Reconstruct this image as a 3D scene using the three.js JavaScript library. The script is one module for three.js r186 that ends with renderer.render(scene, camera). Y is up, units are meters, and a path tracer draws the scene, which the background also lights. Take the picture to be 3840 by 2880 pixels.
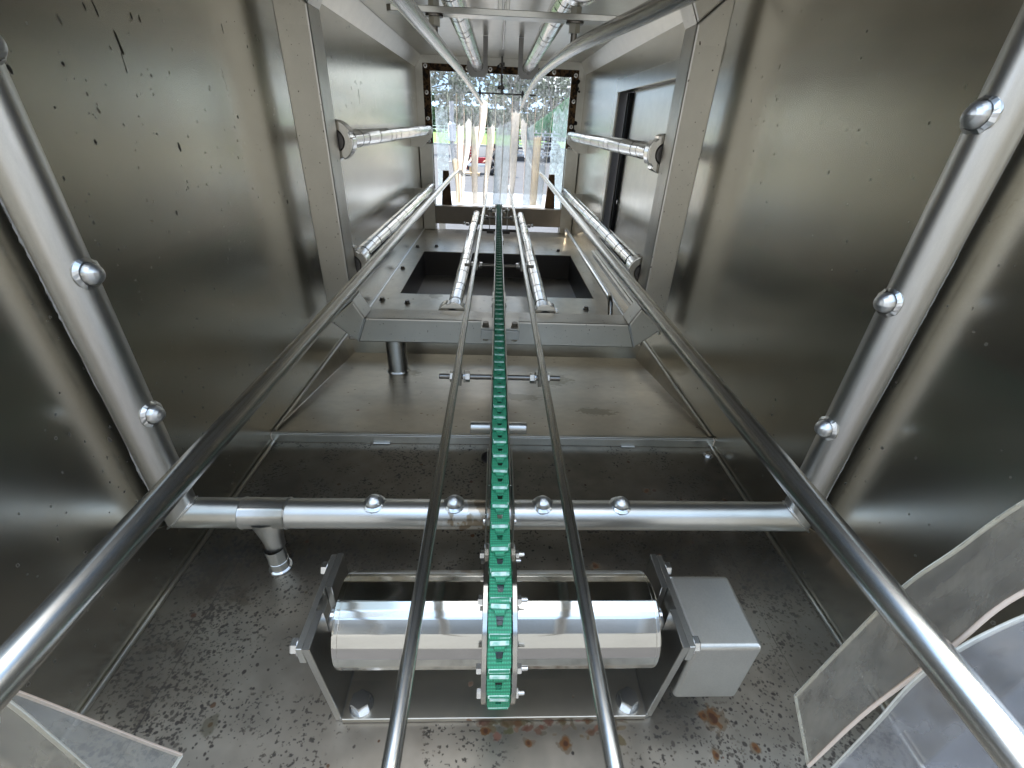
import * as THREE from 'three';
import { mergeGeometries, toCreasedNormals } from 'three/addons/utils/BufferGeometryUtils.js';
import { RoundedBoxGeometry } from 'three/addons/geometries/RoundedBoxGeometry.js';
import { MarchingCubes } from 'three/addons/objects/MarchingCubes.js';
import { Brush, Evaluator, SUBTRACTION } from 'three-bvh-csg';

// ---------------------------------------------------------------- camera, sky, sun, exposure
const scene = new THREE.Scene();
const camera = new THREE.PerspectiveCamera(81.81, 4 / 3, 0.01, 600);
camera.position.set(-0.0087, 0.5, 0);
camera.rotation.set(-0.531374, -0.04866, 0.043738, 'YXZ');
const renderer = new THREE.WebGLRenderer({ antialias: true });
renderer.toneMapping = THREE.LinearToneMapping;
renderer.toneMappingExposure = 5.0;
renderer.shadowMap.enabled = true;

const V = (x, y, z) => new THREE.Vector3(x, y, z);
let seed = 20240611;
const rnd = () => { seed = (seed * 1664525 + 1013904223) >>> 0; return seed / 4294967296; };
const rr = (a, b) => a + (b - a) * rnd();
// lattice value noise
const hash = (x, y, s) => { let h = (x * 374761393 + y * 668265263 + s * 974634777) | 0; h = Math.imul(h ^ (h >>> 13), 1274126177); return ((h ^ (h >>> 16)) >>> 0) / 4294967296; };
function vnoise(x, y, s) {
  const xi = Math.floor(x), yi = Math.floor(y); let fx = x - xi, fy = y - yi;
  fx = fx * fx * (3 - 2 * fx); fy = fy * fy * (3 - 2 * fy);
  const a = hash(xi, yi, s), b = hash(xi + 1, yi, s), c = hash(xi, yi + 1, s), d = hash(xi + 1, yi + 1, s);
  return a + (b - a) * fx + (c - a) * fy + (a - b - c + d) * fx * fy;
}
function fbm(x, y, s, o = 4) { let v = 0, a = 0.5, t = 0; for (let i = 0; i < o; i++) { v += a * vnoise(x, y, s + i); t += a; a *= 0.5; x *= 2.03; y *= 2.03; } return v / t; }
const sstep = (a, b, x) => { const t = Math.min(1, Math.max(0, (x - a) / (b - a))); return t * t * (3 - 2 * t); };

const SUN = V(-0.60, 0.66, -0.45).normalize();
{ // cloudy bright sky, computed
  const w = 512, h = 256, d = new Float32Array(w * h * 4);
  for (let j = 0; j < h; j++) for (let i = 0; i < w; i++) {
    const ph = (i / w - 0.5) * Math.PI * 2, th = (j / (h - 1) - 0.5) * Math.PI;
    const dir = V(Math.cos(th) * Math.cos(ph), Math.sin(th), Math.cos(th) * Math.sin(ph));
    const up = Math.max(dir.y, 0.02);
    const cx = dir.x / (up + 0.25), cz = dir.z / (up + 0.25);
    const c = sstep(0.42, 0.62, fbm(cx * 1.6 + 7, cz * 1.6 + 3, 11, 5));
    const m = Math.max(0, dir.dot(SUN));
    const glow = 0.55 * Math.pow(m, 3) + 0.8 * Math.pow(m, 24);
    const sky = [0.27, 0.40, 0.60], cl = [0.72, 0.74, 0.77];
    for (let k = 0; k < 3; k++) {
      let v = sky[k] * (1 - c) + cl[k] * c * (0.8 + 0.25 * fbm(cx * 4, cz * 4, 31, 3));
      v = v * (1 + glow);
      if (dir.y < 0) v = v * 0.35;
      d[(j * w + i) * 4 + k] = v;
    }
    d[(j * w + i) * 4 + 3] = 1;
  }
  const t = new THREE.DataTexture(d, w, h, THREE.RGBAFormat, THREE.FloatType);
  t.mapping = THREE.EquirectangularReflectionMapping; t.magFilter = THREE.LinearFilter; t.minFilter = THREE.LinearFilter; t.needsUpdate = true;
  scene.background = t; scene.environment = t;
  scene.backgroundIntensity = 1.0; scene.environmentIntensity = 1.0;
}
const sun = new THREE.DirectionalLight(new THREE.Color(1, 0.95, 0.87), 3.6);
sun.position.copy(SUN).multiplyScalar(30); sun.target.position.set(0, 0, -2); scene.add(sun, sun.target);
sun.castShadow = true; sun.shadow.radius = 8; sun.shadow.mapSize.set(2048, 2048);
Object.assign(sun.shadow.camera, { left: -25, right: 25, top: 25, bottom: -25, near: 0.5, far: 120 });

// ---------------------------------------------------------------- helpers
const used = {};
const numbered = (n) => { const k = used[n] = (used[n] ?? -1) + 1; return k ? `${n}_${String(k).padStart(3, '0')}` : n; };
function mesh(name, geos, mat, parent) {
  let g = Array.isArray(geos) ? mergeGeometries(geos.map((q) => { const r = q.index ? q.toNonIndexed() : q.clone(); for (const k of Object.keys(r.attributes)) if (!['position', 'normal', 'uv'].includes(k)) r.deleteAttribute(k); r.clearGroups?.(); return r; }), false) : geos;
  const m = new THREE.Mesh(g, mat); m.name = parent ? name : numbered(name); m.castShadow = m.receiveShadow = true;
  (parent || scene).add(m); return m;
}
function thing(name, label, category, pos = [0, 0, 0], group) {
  const o = new THREE.Group(); o.name = numbered(name); o.position.set(...pos); o.userData = { label, category }; if (group) o.userData.group = group; scene.add(o); return o;
}
function tag(o, label, category, group) { Object.assign(o.userData, { label, category }); if (group) o.userData.group = group; return o; }
const struct = (o, label) => { o.userData.kind = 'structure'; if (label) o.userData.label = label; return o; };
// uv in metres from the dominant axis of each face
function muv(g, s = 1, ox = 0, oy = 0) {
  g = g.index ? g.toNonIndexed() : g; const p = g.attributes.position, n = p.count, uv = new Float32Array(n * 2);
  const a = V(), b = V(), c = V();
  for (let i = 0; i < n; i += 3) {
    a.fromBufferAttribute(p, i); b.fromBufferAttribute(p, i + 1); c.fromBufferAttribute(p, i + 2);
    const nn = b.clone().sub(a).cross(c.clone().sub(a)); const ax = Math.abs(nn.x), ay = Math.abs(nn.y), az = Math.abs(nn.z);
    [a, b, c].forEach((v, k) => { let u, w; if (ax >= ay && ax >= az) { u = v.z; w = v.y; } else if (ay >= az) { u = v.x; w = v.z; } else { u = v.x; w = v.y; } uv[(i + k) * 2] = u * s + ox; uv[(i + k) * 2 + 1] = w * s + oy; });
  }
  g.setAttribute('uv', new THREE.BufferAttribute(uv, 2)); return g;
}
// box from limits
function bx(x0, x1, y0, y1, z0, z1, r = 0) {
  const w = x1 - x0, h = y1 - y0, d = z1 - z0;
  const g = r ? new RoundedBoxGeometry(w, h, d, 2, r) : new THREE.BoxGeometry(w, h, d);
  g.translate((x0 + x1) / 2, (y0 + y1) / 2, (z0 + z1) / 2); return muv(g);
}
function cyl(a, b, r0, r1 = r0, n = 28, open = false) {
  const A = V(...a), B = V(...b), d = B.clone().sub(A), L = d.length();
  const g = new THREE.CylinderGeometry(r1, r0, L, n, 1, open);
  g.applyQuaternion(new THREE.Quaternion().setFromUnitVectors(V(0, 1, 0), d.normalize())); g.translate((A.x + B.x) / 2, (A.y + B.y) / 2, (A.z + B.z) / 2); return g;
}
// lathe profile [[r, t]...] along axis a->dir
function lathe(a, dir, prof, n = 32) {
  const g = new THREE.LatheGeometry(prof.map(([r, t]) => new THREE.Vector2(Math.max(r, 1e-5), t)), n);
  g.applyQuaternion(new THREE.Quaternion().setFromUnitVectors(V(0, 1, 0), V(...dir).normalize())); g.translate(...a); return toCreasedNormals(g, 0.6);
}
function tube(pts, r, seg = 64, n = 20, tension = 0.5) { const c = new THREE.CatmullRomCurve3(pts.map((p) => V(...p)), false, 'catmullrom', tension); return new THREE.TubeGeometry(c, seg, r, n, false); }
// rounded-corner polyline tube with end caps
function bentTube(pts, r, bend, n = 20) {
  const cp = new THREE.CurvePath(); const P = pts.map((p) => V(...p)); let last = P[0];
  for (let i = 1; i < P.length - 1; i++) {
    const d0 = P[i].clone().sub(P[i - 1]).normalize(), d1 = P[i + 1].clone().sub(P[i]).normalize();
    const a = P[i].clone().addScaledVector(d0, -bend), b = P[i].clone().addScaledVector(d1, bend);
    cp.add(new THREE.LineCurve3(last, a)); cp.add(new THREE.QuadraticBezierCurve3(a, P[i], b)); last = b;
  }
  cp.add(new THREE.LineCurve3(last, P[P.length - 1]));
  return new THREE.TubeGeometry(cp, 30 * P.length, r, n, false);
}
// extrude polygon given in (a,b) along an axis
function prism(poly, t0, t1, axis = 'z', bevel = 0, holes = []) {
  const s = new THREE.Shape(poly.map(([a, b]) => new THREE.Vector2(a, b)));
  for (const h of holes) s.holes.push(new THREE.Path(h.map(([a, b]) => new THREE.Vector2(a, b))));
  const g = new THREE.ExtrudeGeometry(s, { depth: t1 - t0 - 2 * bevel, bevelEnabled: bevel > 0, bevelSize: bevel, bevelThickness: bevel, bevelOffset: -bevel, bevelSegments: 2, curveSegments: 16 });
  g.translate(0, 0, t0 + bevel);
  const m = new THREE.Matrix4();
  if (axis === 'x') m.set(0, 0, 1, 0, 0, 1, 0, 0, -1, 0, 0, 0, 0, 0, 0, 1), g.applyMatrix4(m); // (a,b,t) -> x=t, y=b, z=-a
  if (axis === 'y') m.set(1, 0, 0, 0, 0, 0, 1, 0, 0, -1, 0, 0, 0, 0, 0, 1), g.applyMatrix4(m); // (a,b,t) -> x=a, y=t, z=-b
  return muv(g);
}
const circle = (cx, cy, r, n = 32) => Array.from({ length: n }, (_, i) => [cx + r * Math.cos(i / n * Math.PI * 2), cy + r * Math.sin(i / n * Math.PI * 2)]);
// hexagon head / nut along axis: across flats af, length t
function hexPrism(a, dir, af, t, chamfer = 0.12) {
  const R = af / Math.sqrt(3); const n = 6;
  const g = mergeGeometries([new THREE.CylinderGeometry(R * (1 - chamfer * 0.5), R, t * 0.14, 6, 1), new THREE.CylinderGeometry(R, R, t * 0.86, 6, 1)].map((q, i) => { q.translate(0, i ? t * 0.43 : t * 0.93, 0); return q.toNonIndexed(); }));
  g.applyQuaternion(new THREE.Quaternion().setFromUnitVectors(V(0, 1, 0), V(...dir).normalize())); g.translate(...a); return toCreasedNormals(g, 0.2);
}
// threaded rod
function thread(a, b, r, pitch) {
  const A = V(...a), L = V(...b).sub(A).length(), prof = [[0, 0]]; const n = Math.round(L / pitch);
  for (let i = 0; i < n; i++) { prof.push([r * 0.86, (i + 0.05) * pitch], [r, (i + 0.5) * pitch]); }
  prof.push([r * 0.86, L], [0, L]);
  const g = new THREE.LatheGeometry(prof.map(([q, t]) => new THREE.Vector2(Math.max(q, 1e-5), t)), 16);
  g.applyQuaternion(new THREE.Quaternion().setFromUnitVectors(V(0, 1, 0), V(...b).sub(A).normalize())); g.translate(...a); return g;
}

// ---------------------------------------------------------------- textures (what surfaces are made of: stains, specks, weave)
function dataTex(w, h, arr, srgb, repeat) {
  const t = new THREE.DataTexture(arr, w, h, THREE.RGBAFormat, THREE.UnsignedByteType);
  t.wrapS = t.wrapT = THREE.RepeatWrapping; t.magFilter = THREE.LinearFilter; t.minFilter = THREE.LinearMipmapLinearFilter; t.generateMipmaps = true;
  if (srgb) t.colorSpace = THREE.SRGBColorSpace; if (repeat) t.repeat.set(...repeat); t.needsUpdate = true; return t;
}
function painter(w, h, base) {
  const a = new Float32Array(w * h * 3);
  for (let j = 0; j < h; j++) for (let i = 0; i < w; i++) { const c = base(i / w, j / h); a.set(c, (j * w + i) * 3); }
  return {
    w, h, a,
    // rough-edged blob
    blob(u, v, ru, rv, ang, col, alpha, rag = 0.5, s = 1) {
      const X = u * w, Y = v * h, RX = ru * w, RY = rv * h, R = Math.max(RX, RY) * 1.6 + 2, ca = Math.cos(ang), sa = Math.sin(ang);
      for (let j = Math.floor(Y - R); j <= Y + R; j++) for (let i = Math.floor(X - R); i <= X + R; i++) {
        if (i < 0 || j < 0 || i >= w || j >= h) continue;
        const dx = i - X, dy = j - Y, p = (dx * ca + dy * sa) / RX, q = (-dx * sa + dy * ca) / RY;
        const d = Math.sqrt(p * p + q * q) + (fbm(i * 0.11, j * 0.11, s, 3) - 0.5) * 2 * rag;
        const k = alpha * (1 - sstep(0.8, 1.15, d)); if (k <= 0) continue;
        const o = (j * w + i) * 3; for (let c = 0; c < 3; c++) a[o + c] += (col[c] - a[o + c]) * k;
      }
    },
    line(u0, v0, u1, v1, wd, col, alpha, wob = 0, s = 1) {
      const n = Math.ceil(Math.hypot((u1 - u0) * w, (v1 - v0) * h));
      for (let i = 0; i <= n; i++) { const t = i / n; const ox = (fbm(t * 9, s * 3.1, s, 3) - 0.5) * wob, oy = (fbm(t * 9, s * 7.7, s + 9, 3) - 0.5) * wob; this.blob(u0 + (u1 - u0) * t + ox, v0 + (v1 - v0) * t + oy, wd / w, wd / h, 0, col, alpha * (0.4 + 0.6 * vnoise(t * 14, 1, s + 3)), 0, s); }
    },
    tex(srgb = true, repeat) { const o = new Uint8Array(w * h * 4); for (let i = 0; i < w * h; i++) { for (let c = 0; c < 3; c++) o[i * 4 + c] = Math.max(0, Math.min(255, a[i * 3 + c])); o[i * 4 + 3] = 255; } return dataTex(w, h, o, srgb, repeat); },
    // roughness (g) and metalness (b) from luminance against a clean level
    ormTex(clean, rClean, rDirty, mDirty) {
      const o = new Uint8Array(w * h * 4);
      for (let i = 0; i < w * h; i++) { const l = (a[i * 3] + a[i * 3 + 1] + a[i * 3 + 2]) / 3, warm = (a[i * 3] - a[i * 3 + 2]) / 60; const k = Math.min(1, Math.max(0, (clean - l) / (clean * 0.6)) + Math.max(0, warm - 0.35)); o[i * 4] = 255; o[i * 4 + 1] = 255 * (rClean + (rDirty - rClean) * k); o[i * 4 + 2] = 255 * (1 + (mDirty - 1) * k); o[i * 4 + 3] = 255; }
      return dataTex(w, h, o, false);
    },
  };
}
// plain sheet steel: faint cloudy grain, used in metres (repeat 1 per metre)
const steelGrain = painter(512, 512, (u, v) => { const tw = (a, b, s) => fbm(a, b, s, 4); const c = 247 + 14 * (tw(u * 24, v * 24, 5) - 0.5) + 10 * (hash(Math.floor(u * 512), Math.floor(v * 512), 3) - 0.5); return [c, c * 0.992, c * 0.975]; });
const grainTex = steelGrain.tex(true, [2, 2]);
// specked sheet (spots of dirt)
function speckSheet(sd, n, dark, light) {
  const P = painter(1024, 1024, (u, v) => { const c = 245 + 12 * (fbm(u * 18, v * 18, sd, 4) - 0.5) + 12 * (fbm(u * 3, v * 3, sd + 5, 3) - 0.5) + 7 * (hash(Math.floor(u * 1024), Math.floor(v * 1024), sd) - 0.5); return [c, c * 0.988, c * 0.962]; });
  for (let i = 0; i < n * dark; i++) { const big = rnd() < 0.06, k = rr(0.0004, 0.0012) * (big ? 1.9 : 1), el = rnd() < 0.12 ? rr(1.5, 3) : rr(0.8, 1.6); P.blob(rnd(), rnd(), k, k * el, rr(-0.35, 0.35), [58, 50, 40], rr(0.35, 0.95), 0.5, i); }
  for (let i = 0; i < n * light; i++) { const k = rr(0.0006, 0.0013); P.blob(rnd(), rnd(), k, k * rr(0.8, 2.2), rr(-1, 1), [255, 255, 250], rr(0.5, 1), 0.4, i); }
  return P;
}
const pL = speckSheet(41, 1000, 1, 0.02);
for (const [u, v, a, b, t] of [[0.455, 0.728, 0.0022, 0.0105, 0.12], [0.507, 0.622, 0.0016, 0.0052, 0.05], [0.436, 0.755, 0.0016, 0.006, 0.2], [0.421, 0.754, 0.0012, 0.0035, 0.1], [0.491, 0.757, 0.002, 0.0045, 0], [0.505, 0.756, 0.0014, 0.004, 0], [0.453, 0.708, 0.0008, 0.012, -0.05], [0.365, 0.70, 0.002, 0.002, 0], [0.304, 0.691, 0.0022, 0.0045, 0.4], [0.70, 0.777, 0.001, 0.006, 0], [0.368, 0.632, 0.0016, 0.002, 0]]) pL.blob(u, v, a, b, t, [44, 38, 30], 0.95, 0.6, Math.round(u * 99));
for (let i = 0; i < 5; i++) { const u = rr(0.1, 0.8), v = rr(0.55, 0.95); pL.line(u, v, u + rr(-0.004, 0.004), v - rr(0.01, 0.05), 0.9, [90, 82, 70], 0.5, 0.004, i); }
const pR = speckSheet(77, 700, 0.55, 0.5);
for (let i = 0; i < 3; i++) pR.line(rr(0.2, 0.5), rr(0.5, 0.7), rr(0.2, 0.5), rr(0.5, 0.7), 0.7, [205, 200, 190], 0.25, 0.02, i + 40);
const pPost = speckSheet(93, 900, 1, 0);

// sump floor: u 0..1 = x -0.4..0.4, v 0..1 = z -0.64..-0.08 (see uv below)
const FU = (x) => (x + 0.4) / 0.8, FV = (z) => (z + 0.64) / 0.56;
const pF = painter(1280, 896, (u, v) => {
  const x = u * 0.8, z = v * 0.56;
  const c = 196 + 60 * (fbm(x * 9, z * 9, 3, 5) - 0.5) + 34 * (fbm(x * 60, z * 60, 8, 3) - 0.5);
  const br = fbm(x * 6, z * 6, 19, 4);
  // dried dirt: fine dark mottling in patches, thickest in the corners
  const reg = Math.max(sstep(0.22, 0.02, x) * sstep(0.16, 0.3, z), sstep(0.6, 0.76, x) * sstep(0.2, 0.36, z), 0.55 * sstep(0.34, 0.16, z) * sstep(0.5, 0.2, x));
  const mo = sstep(0.64 - 0.09 * reg, 0.72 - 0.06 * reg, fbm(x * 330, z * 420, 47, 4)) * sstep(0.46, 0.66, fbm(x * 26, z * 26, 53, 4) + 0.14 * reg) * 0.8;
  const q = c * (1 - 0.68 * mo); return [q * (1 + 0.05 * br), q * (0.99 - 0.01 * br - 0.05 * mo), q * (0.95 - 0.06 * br - 0.1 * mo)];
});
// clusters of dark dirt specks
function cluster(x, z, sx, sz, n, sd, col = [52, 42, 33], k0 = 0.0003, k1 = 0.0017) { for (let i = 0; i < n; i++) { const a = (rnd() + rnd() + rnd() - 1.5) * 1.3, b = (rnd() + rnd() + rnd() - 1.5) * 1.3; const k = k0 + (k1 - k0) * Math.pow(rnd(), 3); pF.blob(FU(x + a * sx), FV(z + b * sz), k / 0.8, k / 0.56 * rr(0.6, 1.4), rr(-1, 1), col, rr(0.4, 0.95), 0.8, sd + i); } }
cluster(-0.30, -0.30, 0.06, 0.10, 988, 100); cluster(-0.33, -0.20, 0.05, 0.06, 798, 900); cluster(-0.24, -0.36, 0.10, 0.05, 722, 1500); cluster(0.0, -0.2, 0.4, 0.3, 950, 2200); cluster(0.30, -0.25, 0.07, 0.12, 1178, 3000);
cluster(0.27, -0.17, 0.10, 0.05, 798, 3900); cluster(-0.15, -0.42, 0.16, 0.05, 798, 4600); cluster(-0.08, -0.52, 0.14, 0.05, 570, 5300); cluster(0.18, -0.40, 0.12, 0.05, 380, 6000); cluster(0.0, -0.13, 0.3, 0.04, 418, 6600);
for (let i = 0; i < 9; i++) pF.blob(FU(rr(-0.38, -0.25)), FV(rr(-0.4, -0.12)), rr(0.004, 0.014) / 0.8, rr(0.004, 0.010) / 0.56, rr(-1, 1), [96, 84, 70], rr(0.2, 0.4), 1.3, 7000 + i);
// rust: flat orange-brown spots, thick along the base plate's front edge
for (let i = 0; i < 70; i++) { const t = rnd(); pF.blob(FU(rr(-0.02, 0.13)), FV(-0.207 + Math.abs(rr(-1, 1) * rr(0, 1)) * 0.022), rr(0.0012, 0.006) / 0.8, rr(0.001, 0.0035) / 0.56, rr(-0.5, 0.5), [rr(80, 132), rr(54, 78), rr(24, 38)], rr(0.3, 0.75), 1.1, 8000 + i); }
for (const [x, z, r] of [[0.215, -0.205, 0.007], [0.206, -0.207, 0.004], [0.03, -0.187, 0.003], [0.065, -0.186, 0.004], [-0.01, -0.197, 0.0035], [0.245, -0.18, 0.003], [0.205, -0.175, 0.003], [0.13, -0.38, 0.004], [-0.05, -0.44, 0.003], [0.19, -0.45, 0.004], [0.24, -0.52, 0.004], [0.36, -0.50, 0.003]]) { pF.blob(FU(x), FV(z), r * 1.5 / 0.8, r * 1.5 / 0.56, 0, [118, 92, 62], 0.5, 1.0, 60); pF.blob(FU(x), FV(z), r / 0.8, r / 0.56, 0, [132, 80, 30], 0.85, 0.9, 61); pF.blob(FU(x), FV(z), r * 0.5 / 0.8, r * 0.5 / 0.56, 0, [84, 46, 18], 0.8, 0.8, 62); }
for (let i = 0; i < 60; i++) { const k = rr(0.0008, 0.0028); pF.blob(FU(rr(-0.39, 0.39)), FV(rr(-0.62, -0.1)), k / 0.8, k / 0.56, rr(-1, 1), [rr(84, 120), rr(50, 66), rr(22, 34)], rr(0.5, 0.9), 0.7, 9000 + i); }
for (const [x, z, r] of [[-0.33, -0.165, 0.011], [-0.30, -0.15, 0.009], [-0.235, -0.14, 0.014], [-0.27, -0.205, 0.008]]) { pF.blob(FU(x), FV(z), r / 0.8, r / 0.56, 0, [118, 112, 92], 0.55, 0.7, 71); pF.blob(FU(x), FV(z), r * 0.25 / 0.8, r * 0.25 / 0.56, 0, [92, 62, 22], 0.8, 0.5, 72); }
// pale dried-water lines
for (let i = 0; i < 9; i++) { const x = rr(0.10, 0.20), z = rr(-0.40, -0.36); pF.line(FU(x), FV(z), FU(x + rr(0.03, 0.09)), FV(z - rr(0.02, 0.06)), 0.8, [214, 210, 200], 0.45, 0.03, 300 + i); }
for (let i = 0; i < 9; i++) { const x = 0.13 + i * 0.02; pF.line(FU(x), FV(-0.60), FU(x + 0.03), FV(-0.50), 0.7, [206, 202, 192], 0.4, 0.05, 400 + i); }
pF.line(FU(-0.335), FV(-0.42), FU(-0.335), FV(-0.12), 1.0, [40, 34, 28], 0.75, 0.004, 511); pF.line(FU(0.32), FV(-0.42), FU(0.32), FV(-0.1), 0.8, [70, 62, 52], 0.5, 0.004, 512);
// pan and tunnel floor stains
const pP = painter(1024, 1024, (u, v) => { const c = 226 + 34 * (fbm(u * 6, v * 9, 23, 5) - 0.5) + 18 * (fbm(u * 50, v * 50, 28, 3) - 0.5); const b = fbm(u * 5, v * 5, 33, 4); return [c * (1 + 0.03 * b), c * 0.985, c * (0.955 - 0.04 * b)]; });
for (let i = 0; i < 190; i++) { const k = rr(0.0008, 0.0030); pP.blob(rnd(), rnd(), k, k * rr(0.6, 1.3), rr(-1, 1), [rr(70, 120), rr(50, 72), rr(26, 44)], rr(0.4, 0.9), 0.8, 1200 + i); }
for (const [u, v, a, b] of [[0.66, 0.42, 0.055, 0.06], [0.56, 0.62, 0.05, 0.035], [0.24, 0.36, 0.03, 0.04], [0.75, 0.75, 0.05, 0.03]]) { pP.blob(u, v, a, b, 0.2, [150, 140, 122], 0.5, 0.7, 1300 + Math.round(u * 50)); pP.blob(u + 0.003, v, a * 0.9, b * 0.9, 0.2, [200, 194, 180], 0.6, 0.7, 1300 + Math.round(u * 50)); }
for (let i = 0; i < 6; i++) { const u = 0.84 + i * 0.012; pP.line(u, 0.2, u + 0.05, 0.85, 0.9, [226, 223, 214], 0.5, 0.06, 600 + i); }

// ---------------------------------------------------------------- materials
const RGB = (r, g, b) => new THREE.Color().setRGB(r, g, b);
const STEEL = RGB(0.69, 0.67, 0.615);
const metal = (rough, col = STEEL, o = {}) => new THREE.MeshStandardMaterial({ color: col, metalness: 1, roughness: rough, ...o });
const M = {
  sheet: metal(0.28, STEEL, { map: grainTex }),
  wallL: metal(1, STEEL, { map: pL.tex(), roughnessMap: pL.ormTex(200, 0.25, 0.7, 0.2), metalnessMap: null }),
  wallR: metal(1, STEEL, { map: pR.tex(), roughnessMap: pR.ormTex(200, 0.25, 0.7, 0.2) }),
  post: metal(1, RGB(0.64, 0.625, 0.60), { map: pPost.tex(true, [1.6, 1.6]), roughnessMap: null, roughness: 0.36 }),
  floor: metal(1, RGB(0.49, 0.475, 0.45), { map: pF.tex() }),
  pan: metal(1, RGB(0.66, 0.645, 0.61), { map: pP.tex() }),
  blast: metal(0.36, RGB(0.66, 0.655, 0.64), { map: grainTex }),
  rail: metal(0.24, RGB(0.62, 0.615, 0.60), { map: grainTex }),
  polish: metal(0.13, RGB(0.66, 0.645, 0.61), { map: grainTex }),
  pipe: metal(0.17, RGB(0.68, 0.66, 0.62)),
  bolt: metal(0.26, RGB(0.68, 0.67, 0.65)),
  plate: metal(0.3, RGB(0.62, 0.61, 0.58), { map: grainTex }),
  threadM: metal(0.38, RGB(0.26, 0.24, 0.215)),
  darkSteel: metal(0.45, RGB(0.16, 0.15, 0.145)),
  tip: metal(0.38, RGB(0.74, 0.735, 0.72)),
  weld: metal(0.3, RGB(0.72, 0.71, 0.69)),
  box: metal(0.42, RGB(0.60, 0.59, 0.56), { map: grainTex }),
  rubber: new THREE.MeshStandardMaterial({ color: RGB(0.012, 0.012, 0.013), roughness: 0.6 }),
  whitePlastic: new THREE.MeshStandardMaterial({ color: RGB(0.78, 0.77, 0.74), roughness: 0.45 }),
};
{ const o = pF.ormTex(150, 0.42, 0.85, 0.15); M.floor.roughnessMap = o; M.floor.metalnessMap = o; const q = pP.ormTex(178, 0.36, 0.7, 0.3); M.pan.roughnessMap = q; M.pan.metalnessMap = q; const l = pL.ormTex(200, 0.25, 0.7, 0.2); M.wallL.roughnessMap = l; M.wallL.metalnessMap = l; const r = pR.ormTex(200, 0.25, 0.7, 0.2); M.wallR.roughnessMap = r; M.wallR.metalnessMap = r; }

// ---------------------------------------------------------------- the housing: floors, walls, ceiling
const X = 0.396, CEIL = 0.7535, ZE = -0.165, ZB = -2.5;
function setUV(g, fn) { const p = g.attributes.position, uv = g.attributes.uv; for (let i = 0; i < p.count; i++) { const [u, v] = fn(p.getX(i), p.getY(i), p.getZ(i)); uv.setXY(i, u, v); } return g; }
// sump floor with a drain hole; prism axis y: (a,b)->x=a, z=-b
const flG = prism([[-X, 0.10], [X, 0.10], [X, 0.634], [-X, 0.634]], -0.004, 0, 'y', 0, [circle(-0.011, 0.597, 0.0155)]);
setUV(flG, (x, y, z) => [FU(x), FV(z)]);
const floor = struct(mesh('floor', flG, M.floor), 'stained grey steel sump floor with rust spots and dirt specks');
mesh('drain_pipe', lathe([-0.011, -0.05, -0.597], [0, 1, 0], [[0.0145, 0], [0.0145, 0.047], [0.0165, 0.0475], [0.0165, 0.0515], [0.0155, 0.052], [0.0155, 0.0]], 32), M.darkSteel, floor);
for (const s of [-1, 1]) mesh('weld_seam', tube([[s * (X - 0.003), 0.0015, -0.11], [s * (X - 0.003), 0.0015, -0.4], [s * (X - 0.003), 0.0015, -0.632]], 0.0032, 80, 8), M.sheet, floor);
// lip between sump and pan
mesh('lip', [bx(-X + 0.001, X - 0.001, 0.0005, 0.0165, -0.6355, -0.6325, 0.0008), bx(-X + 0.001, X - 0.001, 0.0145, 0.0175, -0.643, -0.6357, 0.0008)], M.plate, floor);
for (const [x0, x1] of [[-0.22, -0.19], [0.225, 0.25]]) mesh('stitch_weld', bx(x0, x1, 0.0005, 0.0032, -0.6322, -0.6285, 0.0012), M.weld, floor);
{ const p = [0.377, 0.0005, -0.609]; mesh('bolt', [hexPrism(p, [0, 1, 0], 0.011, 0.006), cyl([p[0], 0.0005, p[2]], [p[0], 0.002, p[2]], 0.009)], M.bolt, floor); }
// sloping pan beyond the lip
{
  const z0 = -0.643, z1 = -1.10, ya = 0.0145, yb = -0.05, xi0 = 0.394, xi1 = 0.382;
  const ys = ya, P = [];
  const q = (a, b, c, d) => P.push(...a, ...b, ...c, ...a, ...c, ...d);
  q([-xi0, ya, z0], [xi0, ya, z0], [xi1, yb, z1], [-xi1, yb, z1]);
  q([-X, ys + 0.002, z0], [-xi0, ya, z0], [-xi1, yb, z1], [-X, ys - 0.006, z1]);
  q([xi0, ya, z0], [X, ys + 0.002, z0], [X, ys - 0.006, z1], [xi1, yb, z1]);
  const g = new THREE.BufferGeometry(); g.setAttribute('position', new THREE.Float32BufferAttribute(P, 3)); g.setAttribute('uv', new THREE.Float32BufferAttribute(new Float32Array(P.length / 3 * 2), 2));
  setUV(g, (x, y, z) => [(x + 0.4) / 0.8, (z + 1.12) / 0.5]); g.computeVertexNormals();
  const pan = struct(mesh('drain_pan', g, M.pan), 'stained steel drain pan sloping away behind the low lip');
  for (const s of [-1, 1]) mesh('weld_seam', tube([[s * (X - 0.003), ys + 0.002, z0], [s * (X - 0.003), ys - 0.002, -0.85], [s * (X - 0.003), ys - 0.006, z1]], 0.003, 40, 8), M.sheet, pan);
}
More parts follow.
